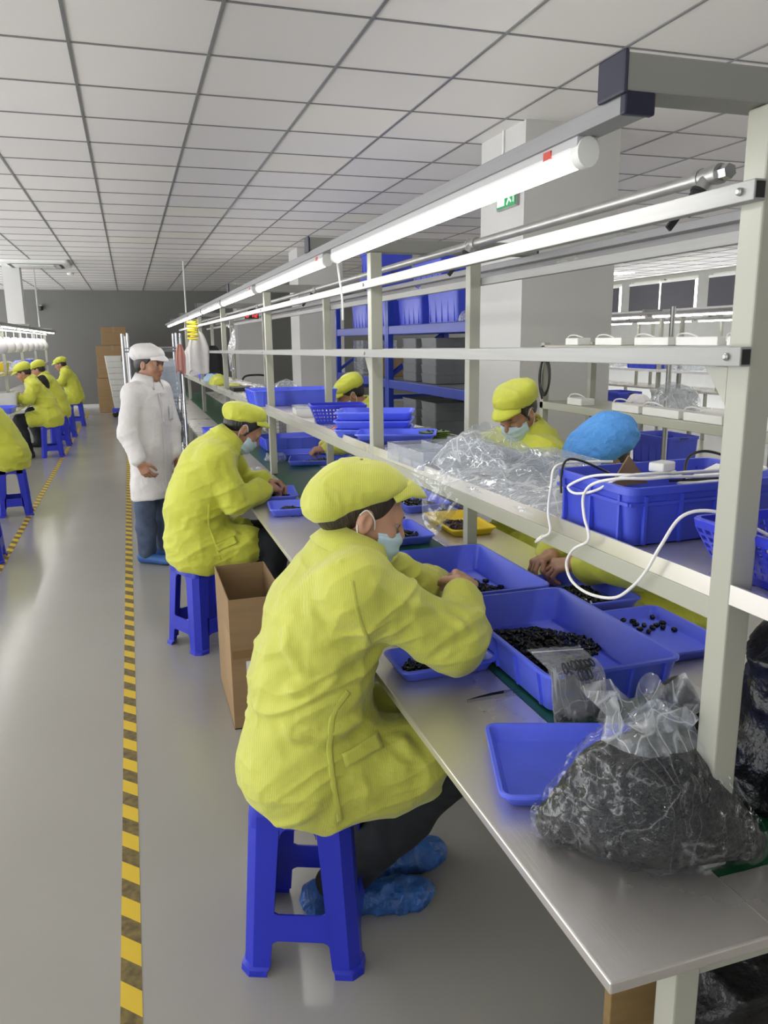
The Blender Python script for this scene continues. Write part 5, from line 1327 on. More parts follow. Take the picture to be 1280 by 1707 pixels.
# the nearest woman
L0 = (.357, 1.838, 0)
J0 = rel(L0, dict(pelvis=(.360, 1.840, .575), waist=(.385, 1.830, .76), chest=(.428, 1.812, .945), neck=(.487, 1.800, 1.085), head=(.520, 1.800, 1.187), R=head_R(-.14, -.34),
    neck_up=(.42, 0, .91), fwd=(.97, -.04, -.24), shR=(.458, 1.650, 1.035), shL=(.505, 1.950, 1.035), elR=(.705, 1.655, .880), elL=(.72, 2.00, .90),
    wrR=(.792, 1.805, .960), wrL=(.835, 2.07, .885), hipR=(.385, 1.755, .56), hipL=(.385, 1.925, .56), knR=(.760, 1.715, .545), knL=(.775, 1.935, .545), anR=(.455, 1.900, .075), anL=(.560, 1.985, .075),
    handR=dict(d=(.42, .88, .02), n=(-.50, .1, -.85), curl=(.75, .85, .95, 1.0), thumb=(.6, .5)), handL=dict(d=(.55, -.55, -.45), n=(-.3, .3, -.9), curl=PINCH)))
F0 = relf(L0, [(((.206, 1.68, .786), (.28, 1.665, .807), (.366, 1.66, .812), (.455, 1.66, .839), (.542, 1.68, .888)), .013, .017), (((.232, 1.66, .742), (.30, 1.66, .695), (.38, 1.65, .701), (.461, 1.65, .718), (.51, 1.66, .746)), .011, .016),
    (((.289, 1.70, .932), (.329, 1.68, .867), (.344, 1.67, .811)), .009, .018), (((.461, 1.66, .71), (.522, 1.66, .724), (.567, 1.66, .644), (.599, 1.66, .59)), .010, .016),
    (((.479, 1.59, 1.065), (.564, 1.59, 1.006), (.652, 1.59, 1.003)), .007, .014), (((.652, 1.60, 1.03), (.672, 1.595, .979), (.700, 1.60, .93)), .008, .012), (((.506, 1.6, 1.027), (.593, 1.59, .959), (.683, 1.6, .917)), .006, .014),
    (((.326, 1.66, 1.028), (.38, 1.66, .964), (.443, 1.66, .889)), .007, .016), (((.30, 1.70, .62), (.40, 1.66, .565), (.50, 1.66, .60)), .008, .018), (((.42, 1.63, 1.12), (.42, 1.62, 1.06), (.444, 1.63, .996), (.474, 1.64, .919)), .0035, .006),
    (((.43, 1.66, .80), (.391, 1.655, .753), (.379, 1.65, .678), (.381, 1.65, .583), (.396, 1.65, .479)), .0035, .006), (((.76, 1.80, .95), (.80, 1.80, .93), (.83, 1.82, .90)), .006, .009), (((.74, 1.74, .97), (.78, 1.72, .92), (.79, 1.73, .86)), .006, .010)])
S0 = dict(hero=True, q=.85, cap='floppy', cap_mat=M['yellow'], mask=True, skin=M['skin'], hair=M['hair_brown'], coat=M['yellow'], trousers=M['trouser'], shoe=M['shoe_cover'], shoe_fold=True, shoe_k=1.3, folds=F0, fold=.0085, ffreq=6.5, seed=1.7,
    torso=((.200, .150), (.185, .138), (.178, .128), (.130, .085)), sleeve=(.076, .080, .074, .052), cuff=.80, lap=.62, hk=1.04, brim=.058, cap_tilt=.20, collar_open=.5, nape=-.062, cuts=[(np.array((.36, 1.70, .432))-np.array(L0), (-.28, 0, -1))],
    skirt=relc(L0, [((.33, 1.80, .56), (.345, 1.795, .49), (.150, .135), (.152, .128), (.98, -.2, 0)), ((.36, 1.75, .54), (.60, 1.725, .515), (.115, .115), (.085, .080), (0, 1, 0)), ((.40, 1.73, .50), (.55, 1.71, .49), (.06, .075), (.05, .06), (0, 1, 0))]))
W0 = make_person('person', 'nearest woman in a striped yellow coat, floppy yellow cap and mask, reaching into a tray', L0, J0, S0)
# the man behind her
L2 = (.285, 4.135, 0)
J2 = rel(L2, dict(pelvis=(.270, 4.170, .575), waist=(.285, 4.165, .76), chest=(.345, 4.155, .945), neck=(.455, 4.150, 1.085), head=(.552, 4.150, 1.155), R=head_R(-.05, -.72),
    neck_up=(.66, 0, .75), fwd=(.93, -.05, -.36), shR=(.375, 3.992, 1.025), shL=(.435, 4.310, 1.03), elR=(.468, 3.975, .800), elL=(.56, 4.36, .83), wrR=(.632, 4.085, .838), wrL=(.665, 4.265, .838),
    hipR=(.29, 4.085, .56), hipL=(.29, 4.255, .56), knR=(.66, 4.03, .54), knL=(.66, 4.28, .54), anR=(.62, 4.05, .075), anL=(.62, 4.26, .075),
    handR=dict(d=(.85, .52, -.10), n=(-.15, .35, -.9), curl=PINCH), handL=dict(d=(.92, -.36, -.05), n=(-.15, -.35, -.9), curl=PINCH)))
F2 = relf(L2, [(((.177, 4.02, .594), (.295, 4.0, .56), (.453, 4.0, .617)), .010, .018), (((.363, 3.98, .975), (.326, 4.0, .854), (.246, 4.0, .766), (.21, 4.0, .675)), .008, .018), (((.212, 4.0, .706), (.33, 3.99, .664), (.485, 4.0, .699)), .010, .018), (((.406, 3.92, 1.0), (.45, 3.9, .913), (.50, 3.92, .83)), .006, .014)])
S2 = dict(q=1.05, cap='pillbox', cap_tilt=.50, brim=.045, cap_mat=M['yellow_plain'], mask=True, skin=M['skin_tan'], hair=M['hair'], coat=M['yellow_plain'], trousers=M['trouser'], shoe=M['rubber'], folds=F2, fold=.008, ffreq=7, seed=8.2, nape=-.058, sideburn=True,
    torso=((.20, .150), (.195, .150), (.185, .135), (.130, .085)), sleeve=(.076, .078, .070, .058), lap=.60, collar_open=.7, cuts=[(np.array((.285, 4.05, .425))-np.array(L2), (-.2, 0, -1))],
    skirt=relc(L2, [((.27, 4.13, .56), (.27, 4.12, .475), (.16, .14), (.16, .13), (.98, 0, 0)), ((.30, 4.07, .53), (.47, 4.05, .52), (.10, .10), (.08, .075), (0, 1, 0))]))
W2 = make_person('person', 'second worker in a plain yellow coat, flat topped cap and mask, bent over his hands', L2, J2, S2)
# the standing man in white
L3 = (.095, 5.89, 0)
J3 = rel(L3, dict(pelvis=(.095, 5.89, .84), waist=(.095, 5.89, 1.0), chest=(.100, 5.885, 1.16), neck=(.110, 5.885, 1.325), head=(.138, 5.868, 1.452), R=head_R(-.66, -.10),
    neck_up=(.10, -.06, .99), fwd=(.82, -.57, 0), shR=(.000, 5.755, 1.255), shL=(.200, 6.030, 1.255), elR=(-.050, 5.715, .985), elL=(.260, 6.035, .985), wrR=(.012, 5.640, .790), wrL=(.275, 5.960, .78),
    hipR=(.045, 5.825, .82), hipL=(.150, 5.965, .82), knR=(.030, 5.825, .44), knL=(.150, 5.975, .44), anR=(.020, 5.86, .085), anL=(.150, 6.02, .085), foot_az=-.42,
    handR=dict(d=(.45, -.15, -.85), n=(.45, .75, .1), curl=(.5, .55, .6, .65), thumb=(.3, .3)), handL=dict(d=(.2, -.2, -.95), n=(-.6, -.6, 0), curl=RELAX)))
S3 = dict(q=1.1, standing=True, cap='soft', cap_mat=M['white_cloth'], mask=False, skin=M['skin_tan'], hair=M['hair'], coat=M['white_cloth'], trousers=M['denim'], shoe=M['clog'], shoe_k=1.05, fold=.008, ffreq=7, seed=4.4, fstretch=(1.3, 1.3, .5), lids=True, nape=-.06,
    torso=((.165, .125), (.158, .120), (.170, .118), (.115, .080)), sleeve=(.066, .070, .062, .050), cuff=.90, collar_open=.9, legs=(.062, .070, .064), cross=(((.42, .1, .25), (.1, .45, .1), (-.75, .25, 1.75)), 1.1, .55),
    skirt=relc(L3, [((.095, 5.89, .84), (.090, 5.89, .48), (.165, .125), (.178, .140), (.82, -.57, 0))]), cuts=[((0, 0, .495), (0.05, 0, -1))])
W3 = make_person('person', 'standing man in a white coat, white cap and jeans watching the line', L3, J3, S3)
# seated workers seen smaller: a common pose, turned and leaned
def seated(lean=.12, hp=-.5, hy=0.0, **over):
    def s(p): x, y, z = p; return np.array([x+lean*max(0, z-.585)/.6, y, z-.02*lean*max(0, z-.585)])
    J = dict(pelvis=(0, 0, .575), waist=s((.01, 0, .76)), chest=s((.05, 0, .95)), neck=s((.08, 0, 1.10)), head=s((.145, 0, 1.205)), R=head_R(hy, hp), neck_up=(.35+lean, 0, .92), fwd=(.95, 0, -.25),
        shR=s((.065, -.165, 1.045)), shL=s((.065, .165, 1.045)), elR=s((.20, -.215, .84)), elL=s((.20, .215, .84)), wrR=(.42+lean*.3, -.09, .845), wrL=(.42+lean*.3, .09, .845),
        hipR=(.02, -.09, .56), hipL=(.02, .09, .56), knR=(.42, -.11, .54), knL=(.42, .11, .54), anR=(.34, -.11, .075), anL=(.34, .11, .075),
        handR=dict(d=(.9, .35, -.1), n=(0, .3, -.95), curl=PINCH), handL=dict(d=(.9, -.35, -.1), n=(0, -.3, -.95), curl=PINCH))
    J.update({k: (np.asarray(v, float) if not isinstance(v, dict) and k not in ('R',) else v) for k, v in over.items()}); return J
def worker(label, loc, rz, J, **st):
    S = dict(q=1.5, far=True, cap='soft', cap_mat=M['yellow_plain'], skin=M['skin_tan'], hair=M['hair'], coat=M['yellow_plain'], trousers=M['trouser'], shoe=M['rubber'], fold=.009, ffreq=7, lap=.6, torso=((.195, .15), (.19, .145), (.18, .13), (.125, .085)),
        cuts=[((0, 0, .435), (-.1, 0, -1))], skirt=[((0, 0, .56), (0, 0, .50), (.19, .15), (.185, .145), (1, 0, 0))])
    S.update(st); return make_person('person', label, loc, J, S, rz)
worker('worker across the belt with yellow cap and mask looking down, beside the white pillar', (1.985, 3.58, 0), PI+.42, seated(.13, -.58, .05, head=(.195, .0, 1.245), neck=(.10, 0, 1.135), chest=(.06, 0, .97), wrR=(.33, -.02, .87), wrL=(.33, .10, .87)), mask=True, seed=3.1, q=1.1, hk=1.07, bulk=1.10, sideburn=True, cap='pillbox', cap_tilt=.2, collar_open=1.0)
worker('worker with a yellow cap half hidden behind the shelf trays, hands in a tray', (1.93, 5.72, 0), PI, seated(.22, -.55, 0, elR=(.40, -.15, .86), elL=(.36, .24, .86), wrR=(.60, .10, .835), wrL=(.62, .22, .835)), mask=True, seed=6.1, trousers=M['trouser'])
worker('worker in a blue bouffant cap bent low behind the tote of cables', (1.93, 2.46, 0), PI, seated(.30, -.75, 0, elL=(.40, .42, .875), wrL=(.50, .19, .838), elR=(.36, -.22, .86), wrR=(.53, .06, .838), head=(.325, .02, 1.165)), cap='bouffant', cap_mat=M['bouffant'], hair=M['hair_brown'], seed=2.1, q=1.2)
worker('worker at the left edge of the picture in a yellow coat, seen from behind', (-1.14, 8.12, 0), PI, seated(.22, -.5), seed=11)
worker('left line worker in a yellow coat with a black hood on the back', (-1.14, 12.25, 0), PI+.12, seated(.16, -.45), seed=12)
worker('left line worker in yellow partly hidden behind the black hooded one', (-1.12, 13.55, 0), PI, seated(.12, -.35), seed=13)
worker('furthest left line worker in yellow, close to the grey back wall', (-1.07, 16.75, 0), PI, seated(.08, -.30), seed=14, nolegs=False)

# sewn details that lie on the cloth: seams, pocket flaps, placket and buttons
def on_cloth(coat, loc, pts, u, w, rad=.009, lift=.0015):
    """pts: world points; each is pushed along w (outwards) onto the cloth"""
    V = np.array([v.co[:] for v in coat.data.vertices])+np.array(loc, float); u, w = _unit(u), _unit(w); out = []
    A = np.stack([V@u, V[:, 2]], 1); Wd = V@w
    for p in pts:
        p = np.asarray(p, float); d = np.linalg.norm(A-np.array([p@u, p[2]]), axis=1); m = d < rad
        k = Wd[m].max() if m.any() else p@w
        out.append(p+w*(k-p@w+lift)-np.array(loc, float))
    return out
def seam(name, pc, loc, pts, u, w, width, mat, n=9, lift=-.0004):
    root, coat = pc; P = catmull(pts, n); P = on_cloth(coat, loc, [tuple(p) for p in P], u, w, lift=lift); k = len(P)
    P = [np.mean(P[max(0, i-1):i+2], axis=0) for i in range(k)]; rows = []
    for i in range(k):
        t = _unit(P[min(i+1, k-1)]-P[max(i-1, 0)]); sd = np.cross(t, _unit(w)); sd = _unit(sd)
        rows.append([tuple(P[i]+sd*width*q+_unit(w)*(.0009*(1-abs(q)*2)-.0006)) for q in (-.5, -.25, 0, .25, .5)])
    o = MB().grid(rows).build(name, mat, coat, smooth=True); solidify(o, .0012); return o
def flap(name, pc, loc, c, u, w, wd, ht, tilt, mat, nu=9, nv=6):
    root, coat = pc; u, w = _unit(u), _unit(w); rows = []
    for j in range(nv):
        pts = []
        for i in range(nu):
            a, b = (i/(nu-1)-.5)*wd, (j/(nv-1)-.5)*ht; pts.append(np.asarray(c, float)+u*(a*math.cos(tilt)-b*math.sin(tilt))+np.array([0, 0, a*math.sin(tilt)+b*math.cos(tilt)]))
        rows.append([tuple(q) for q in on_cloth(coat, loc, pts, u, w, .012, .002)])
    o = MB().grid(rows).build(name, mat, coat, smooth=True); solidify(o, .003); return o
YS, YP, WC = M['yellow'], M['yellow_plain'], M['white_cloth']
seam('seam', W0, L0, [(.43, 1.66, .80), (.391, 1.66, .753), (.379, 1.66, .678), (.381, 1.66, .583), (.396, 1.66, .475)], (1, 0, 0), (0, -1, 0), .015, YS)
seam('seam', W0, L0, [(.425, 1.63, 1.09), (.432, 1.63, 1.03), (.450, 1.63, .97), (.474, 1.64, .92)], (1, 0, 0), (0, -1, 0), .009, YS)
flap('pocket_flap', W0, L0, (.462, 1.66, .640), (1, 0, 0), (0, -1, 0), .105, .036, .22, YS)
seam('seam', W2, L2, [(.33, 4.0, .80), (.322, 4.0, .70), (.345, 4.0, .60), (.37, 4.0, .50)], (1, 0, 0), (0, -1, 0), .011, YP)
flap('pocket_flap', W2, L2, (.405, 4.0, .585), (1, 0, 0), (0, -1, 0), .11, .035, .35, YP)
ff, ll = (.82, -.57, 0), (.57, .82, 0)
seam('placket', W3, L3, [(.175, 5.80, 1.26), (.180, 5.80, 1.10), (.180, 5.80, .90), (.180, 5.80, .70), (.180, 5.80, .53)], ll, ff, .034, WC, 9, .002)
for z in (1.19, 1.05, .91, .77):
    q = on_cloth(W3[1], L3, [(.178, 5.80, z)], ll, ff, .012, .005)[0]
    b_ = MB().lathe((0, 0, 0), [(.003, -.002), (.0075, -.001), (.0075, .001), (.004, .002)], 12, 'X').build('button', M['white_plastic'], W3[1], tuple(q), smooth='auto'); b_.rotation_euler = (0, 0, math.atan2(ff[1], ff[0]))
flap('chest_pocket', W3, L3, (.235, 5.93, 1.10), ll, ff, .09, .11, 0, WC)
# ------------------------------------------------------------------ the line on the left
lb_ = thing('assembly_bench', 'steel topped bench of the left line under its own tube lights', 'workbench', (0, 0, 0))
bevel(MB().bb(-2.25, -1.44, 4.6, 18.45, .730, .750).build('worktop', M['steel'], lb_), .003)
for y in (4.8, 7.0, 9.2, 11.4, 13.6, 15.8, 18.2):
    MB().bb(-1.60, -1.56, y-.02, y+.02, 0, .73).build('leg', M['post'], lb_)
lr = thing('overhead_rack', 'white steel rack of posts, rails and shelf over the left line', 'rack', (0, 0, 0))
for y in (6.2, 8.2, 10.2, 12.2, 14.2, 16.2, 18.2): MB().bb(-1.68, -1.64, y-.02, y+.02, .75, 1.90).build('post', M['post'], lr)
for z, nm in ((1.79, 'upper_rail'), (1.52, 'middle_rail')): MB().bb(-1.64, -1.62, 5.5, 18.3, z-.013, z+.013).build(nm, M['alu'], lr)
MB().bb(-2.05, -1.64, 5.5, 18.3, 1.18, 1.22).build('shelf', M['steel'], lr)
MB().bb(-1.55, -1.50, 5.5, 19.1, 1.85, 1.876).build('light_beam', M['alu'], lr)
for y in (6.2, 10.2, 14.2, 18.2): MB().bb(-2.2, -1.50, y-.025, y+.025, 1.877, 1.92).build('cross_arm', M['grey_beam'], lr)
k0 = 0
for k in range(8):
    dup(base, (-1.525, 6.45+1.56*k, 1.849), 0, 'lit tube light above the left line, %s' % ('nearest', 'second', 'third', 'fourth', 'fifth', 'sixth', 'seventh', 'furthest')[k], 'tube lights of the left line')
fc = None
for k in range(8):
    y = 11.6+.80*k
    if fc is None:
        P_ = []
        for i in range(12):
            u = i/11; r_ = .115*math.sin(PI*min(1, u*.62+.10))*(1 if u < .8 else 1-.3*(u-.8)); P_.append((max(.012, r_), -.22*u))
        fc = MB().lathe((0, 0, 0), P_, 20, cap=True).build('pouch', M['white_cloth'], None, (-1.63, y, 1.70), smooth=True); tag(fc, 'white round cloth pouch hanging from the upper rail of the left line', 'pouch', 'white pouches hanging over the left line')
        MB().tube([(0, 0, 0), (0, 0, .095)], .006, 6).build('hanger_loop', M['cord_white'], fc)
    else: dup(fc, (-1.63, y, 1.70), .7*k)
for k, (y, r_) in enumerate(((10.5, .13), (11.9, .12), (13.3, .15), (14.9, .13), (16.6, .14))):
    crumple('plastic_bag', 'crumpled clear bag on the shelf of the left line, %s' % ('nearest one', 'second one', 'third one', 'fourth one', 'furthest one')[k], 'plastic bag', (-1.80, y, 1.2205), (r_, r_*1.6, r_*.8), M['film_crinkle'], .025, 9, .012, 3.0+k, cutz=0.0, group='clear bags on the left shelf')
tray('tote_tray', 'blue tray on the left bench in front of the black hooded worker', (-1.62, 11.05, BZ), .34, .55, .07, group='deep blue trays')
tray('tote_tray', 'second blue tray on the left bench, nearer the edge of the picture', (-1.62, 9.90, BZ), .34, .50, .07, group='deep blue trays')
tray('bin', 'translucent white plastic bin on the left bench by the hooded worker\'s hands', (-1.66, 12.05, BZ), .30, .42, .20, mat='crate_white', cat='bin')
tray('bin', 'green tinted tray standing on the left shelf', (-1.78, 12.6, 1.2205), .22, .35, .12, mat='yellow_tray', cat='bin')
tray('tote_tray', 'blue tray on the shelf of the left line', (-1.80, 15.7, 1.2205), .30, .45, .10)
# black hood lying on the back of the hooded worker
crumple('hood', 'black hood hanging over the yellow collar of the left line worker', 'hood', (-1.205, 12.24, 1.03), (.085, .125, .135), M['black_cloth'], .010, 12, .007, 2.0)
# ------------------------------------------------------------------ goods along the back wall
def shut_carton(label, loc, w, d, h, rz=0, mat='card'):
    t = thing('cardboard_box', label, 'cardboard box', loc, rz)
    bevel(MB().bb(-w/2, w/2, -d/2, d/2, 0, h).build('carton_body', M[mat], t), .006)
    MB().bb(-.03, .03, -d/2-.0012, d/2+.0012, h-.12, h+.0012).build('tape_strip', simple('tan_tape', (.30, .22, .12), .35), t)
    return t
shut_carton('brown cardboard box on top of the tall stack by the back wall', (-.30, 20.0, 1.55), .56, .5, .42)
shut_carton('wide cardboard box in the middle of the stack by the back wall', (-.36, 20.0, .80), .72, .6, .745)
shut_carton('wide cardboard box at the bottom of the stack by the back wall', (-.38, 20.0, 0), .75, .6, .795)
for k in range(9):
    if k == 0:
        c0 = tray_mb(.36, .36, .125, r=.02, taper=.008).build('white_crate', M['crate_white'], None, (-.22, 18.4, .20), smooth='auto'); tag(c0, 'white plastic crate in the leaning stack near the back wall', 'crate', 'white crates in the leaning stack')
    else: dup(c0, (-.22-.014*k, 18.4, .20+.1255*k))
dl = thing('dolly', 'low blue dolly carrying the leaning stack of white crates', 'dolly', (-.22, 18.4, 0))
bevel(MB().bb(-.22, .22, -.22, .22, .12, .195).build('deck', M['tote_blue'], dl), .01)
for sx in (-1, 1):
    for sy in (-1, 1): MB().lathe((sx*.16, sy*.16-.015, .06), [(.058, 0), (.06, .005), (.06, .025), (.058, .03)], 14, 'Y').build('wheel', M['rubber'], dl, smooth='auto'); MB().bb(sx*.16-.025, sx*.16+.025, sy*.16-.02, sy*.16+.02, .10, .12).build('fork', M['dull_metal'], dl)
tag(MB().tube([(-.02, 19.2, 0), (-.05, 19.25, 1.75)], .03, 10).build('white_pole', M['white_enamel'], None, smooth='auto'), 'white pole leaning beside the stack of white crates', 'pole')
# ------------------------------------------------------------------ chrome wire trolleys and what they carry
def wire_shelf(name, label, loc, w, d, H, levels, group=None, wires=12):
    t = thing(name, label, 'wire shelf', loc, 0, group)
    for sx in (-1, 1):
        for sy in (-1, 1): MB().tube([(sx*w/2, sy*d/2, .0), (sx*w/2, sy*d/2, H)], .0125, 10).build('post', M['chrome'], t, smooth='auto')
    for z in levels:
        m = MB()
        for s in (-1, 1): m.tube([(-w/2, s*d/2, z), (w/2, s*d/2, z)], .004, 6).tube([(-w/2, s*d/2, z-.03), (w/2, s*d/2, z-.03)], .004, 6).tube([(s*w/2, -d/2, z), (s*w/2, d/2, z)], .004, 6).tube([(s*w/2, -d/2, z-.03), (s*w/2, d/2, z-.03)], .004, 6)
        for i in range(wires): x = -w/2+w*(i+.5)/wires; m.tube([(x, -d/2, z), (x, d/2, z)], .0025, 5)
        m.build('wire_shelf', M['chrome'], t)
    return t
wire_shelf('wire_trolley', 'tall chrome wire trolley behind the man in white', (.205, 7.75, 0), .50, .62, 1.68, (.25, .68, 1.10, 1.55))
def bin_stack(label, x, y, z, n, w=.34, d=.44, h=.065, mat='clear_box', grp=None, first=None):
    for k in range(n):
        if first is None:
            first = tray_mb(w, d, h, r=.015, taper=.006).build('storage_bin', M[mat], None, (x, y, z), smooth='auto'); tag(first, label, 'bin', grp)
        else: dup(first, (x, y, z+(h-.009)*k), 0, label, grp)
    return first
bin_stack('clear plastic bin stacked on the trolley\'s middle shelf', .29, 7.65, 1.106, 7, .28, .40, .055, 'clear_box', 'clear bins on the middle of the wire trolley')
bin_stack('grey plastic bin stacked on the trolley\'s lower shelf', .29, 7.65, .686, 6, .28, .40, .055, 'crate_grey', 'grey bins on the lower part of the wire trolley')
bin_stack('clear plastic bin stacked behind the second trolley', .33, 9.25, .80, 12, .30, .42, .06, 'clear_box', 'clear bins on the rear trolley')
wire_shelf('wire_trolley', 'second chrome wire trolley further back beside the bench', (.25, 9.2, 0), .50, .62, 1.70, (.25, .79, 1.55))
def garment(name, label, c, w, h, mat, seed):
    m = MB(); P_ = []
    for i in range(20):
        v = i/19; row = []
        for j in range(33):
            a = 2*PI*j/32; ww = w*(.28+.72*min(1, v*2.2)**.6)*(1+.10*math.sin(a*4+seed+v*3)); row.append((ww*math.cos(a), ww*.34*math.sin(a)+.008*math.sin(a*6+seed), -h*v+.02*math.sin(a*3+seed)*v))
        P_.append(row)
    m.grid(P_); o = m.build(name, M[mat], None, c, smooth=True); tag(o, label, 'garment'); MB().tube([(0, 0, 0), (0, 0, .05), (.012, 0, .07), (.0, 0, .085)], .004, 6).build('hook', M['dull_metal'], o); return o
garment('hanging_bag', 'dusty pink bag hanging at the right end of the wire trolley', (.44, 7.38, 1.585), .042, .25, 'pink_cloth', 1.0)
garment('hanging_coat', 'white coat hanging on the near rack beyond the wire trolley', (.70, 8.6, 1.71), .11, .42, 'white_cloth', 2.0)
garment('hanging_coat', 'white sheet of cloth hanging beyond the white coat', (.78, 10.3, 1.56), .16, .36, 'white_cloth', 4.0)
garment('hanging_coat', 'dark cloth hanging far down the line', (1.15, 11.6, 1.55), .14, .42, 'black_cloth', 5.0)
ht = thing('platform_trolley', 'platform trolley with a black tube handle beyond the far bench', 'trolley', (1.83, 12.2, 0))
MB().tube(catmull([(-.22, 0, .20), (-.22, 0, .9), (-.20, 0, 1.03), (-.12, 0, 1.09), (.12, 0, 1.09), (.20, 0, 1.03), (.22, 0, .9), (.22, 0, .20)], 5), .016, 10).build('handle', M['rubber'], ht, smooth='auto')
bevel(MB().bb(-.24, .24, -.02, .80, .14, .20).build('platform', M['tote_blue'], ht), .01)
for sx in (-1, 1):
    for yy in (.08, .70): MB().lathe((sx*.18-.015, yy, .07), [(.068, 0), (.07, .006), (.07, .024), (.068, .03)], 14, 'X').build('wheel', M['rubber'], ht, smooth='auto'); MB().bb(sx*.18-.03, sx*.18+.03, yy-.03, yy+.03, .125, .142).build('fork', M['dull_metal'], ht)
# ------------------------------------------------------------------ blue storage rack with crates
def blue_rack(label, y0, y1, x0=2.42, x1=3.0):
    t = thing('storage_rack', label, 'rack', (0, 0, 0)); up = 2.05
    for x in (x0, x1):
        for y in (y0, y1): bevel(MB().bb(x-.028, x+.028, y-.025, y+.025, 0, up).build('upright', M['rack_blue'], t), .004)
    for z in (.25, .72, 1.19, 1.70):
        for x in (x0, x1): bevel(MB().bb(x-.022, x+.022, y0+.025, y1-.025, z-.05, z+.03).build('beam', M['rack_blue'], t), .005)
        MB().bb(x0+.025, x1-.025, y0+.03, y1-.03, z+.012, z+.03).build('deck', M['rack_blue'] if z > 1.5 else M['dull_metal'], t)
    for y in (y0, y1):
        m = MB().bar((x0, y, .35), (x1, y, 1.05), .02, .035).build('brace', M['rack_blue'], t); m = MB().bar((x0, y, 1.25), (x1, y, 1.66), .02, .035).build('brace', M['rack_blue'], t); MB().bb(x0, x1, y-.012, y+.012, 1.03, 1.07).build('tie_bar', M['rack_blue'], t)
    return t
blue_rack('blue steel storage rack beside the white pillar, loaded with crates', 5.32, 7.36)
blue_rack('second bay of the blue storage rack, further back', 7.42, 9.35)
def crate(label, loc, w, d, h, rz=0, mat='tote_blue', grp=None):
    t = thing('plastic_crate', label, 'crate', loc, rz, grp)
    m = tray_mb(w, d, h, r=.03, taper=.012, flange=.014, rim=.03)
    for s in (-1, 1):
        for u in np.linspace(-.4, .4, 5): m.bb(s*(w/2-.022)-.004, s*(w/2-.022)+.006, u*d-.006, u*d+.006, .01, h-.035)
    m.build('crate_body', M[mat], t, smooth='auto')
    m = MB().bar((-.05, -d/2-.001, h-.016), (.05, -d/2-.001, h-.016), .004, .012); m.build('grip', M['navy_cap'], t)
    return t
gb = 'blue crates on top of the blue rack'
for k, (x, y, w, d, h, z, lb) in enumerate(((2.68, 6.15, .46, .66, .30, 1.731, 'wide blue crate on the rack top nearest the pillar'), (2.68, 6.95, .46, .62, .26, 1.731, 'blue crate on the rack top above the corner upright'), (2.68, 6.5, .46, .66, .24, 2.034, 'blue crate stacked on the two front crates of the rack'), (2.68, 7.85, .46, .60, .28, 1.731, 'blue crate on the top of the second rack bay'), (2.68, 8.6, .46, .60, .28, 1.731, 'second blue crate on the top of the second rack bay'), (2.68, 8.25, .46, .62, .28, 2.014, 'blue crate stacked upper on the second rack bay'), (2.70, 8.3, .44, .58, .22, 2.297, 'topmost blue crate of the second rack bay'))):
    crate(lb, (x, y, z), w, d, h, 0, 'tote_blue', gb)
crumple('plastic_bag', 'clear bag of things on the rack top in front of the blue crates', 'plastic bag', (2.50, 5.62, 1.731), (.07, .14, .09), M['film_crinkle'], .02, 10, .008, 3.0, cutz=0.0)
ba = bin_stack('smoky grey bin in the left stack on the rack\'s middle deck', 2.68, 6.95, 1.222, 5, .44, .36, .085, 'crate_grey', 'grey bins left on the rack\'s middle deck')
bin_stack('smoky grey bin in the right stack on the rack\'s middle deck', 2.68, 6.45, 1.222, 5, .44, .36, .085, 'crate_grey', 'grey bins right on the rack\'s middle deck', ba and None)
bin_stack('smoky grey bin in the left stack on the rack\'s lower deck', 2.68, 6.95, .752, 4, .44, .36, .085, 'crate_grey', 'grey bins left on the rack\'s lower deck')
bin_stack('smoky grey bin in the right stack on the rack\'s lower deck', 2.68, 6.45, .752, 4, .44, .36, .085, 'crate_grey', 'grey bins right on the rack\'s lower deck')
bin_stack('clear bin in the stack on the second rack bay', 2.68, 8.7, 1.222, 6, .42, .40, .07, 'clear_box', 'clear bins on the second rack bay')
shut_carton('small tan carton on the middle deck of the second rack bay', (2.68, 8.05, 1.222), .4, .36, .22)
shut_carton('tan carton seen through the rack behind the grey bins', (4.3, 9.8, 1.0), .9, .6, .62)
shut_carton('tan carton under the upper one, seen through the rack', (4.3, 9.8, 0), .9, .6, .995)
# ------------------------------------------------------------------ shelf of power adapters behind the far workers
sf = thing('adapter_shelf', 'ivory two tier shelf carrying white power adapters behind the far workers', 'shelf', (2.20, 0, 0))
for y in (2.15, 3.93):
    for x in (0, .30): bevel(MB().bb(x-.018, x+.018, y-.018, y+.018, 0, 1.575).build('post', M['post'], sf), .002)
for z in (1.562, 1.255):
    bevel(MB().bb(-.018, .318, 2.13, 3.95, z-.040, z).build('shelf_board', M['post'], sf), .003)
def adapter(label, y0, y1, z):
    t = thing('power_adapter', label, 'adapter', (2.225, (y0+y1)/2, z), 0, 'white power adapters on the two tier shelf'); L = y1-y0
    bevel(MB().bb(-.028, .05, -L/2, L/2, 0, .036).build('adapter_body', M['white_plastic'], t), .004)
    MB().tube(catmull([(.0, L/2, .018), (.0, L/2+.03, .02), (.02, L/2+.045, .045), (.045, L/2+.02, .050), (.06, L/2-.03, .036)], 5), .0035, 6).build('adapter_cable', M['cord_white'], t)
nm_ = ('leftmost', 'second from the left', 'middle', 'second from the right', 'rightmost')
for k, (a, b) in enumerate(((3.60, 3.72), (3.22, 3.44), (2.88, 3.12), (2.58, 2.83), (2.28, 2.53))): adapter('white power adapter on the upper tier, %s' % nm_[k], a, b, 1.5625)
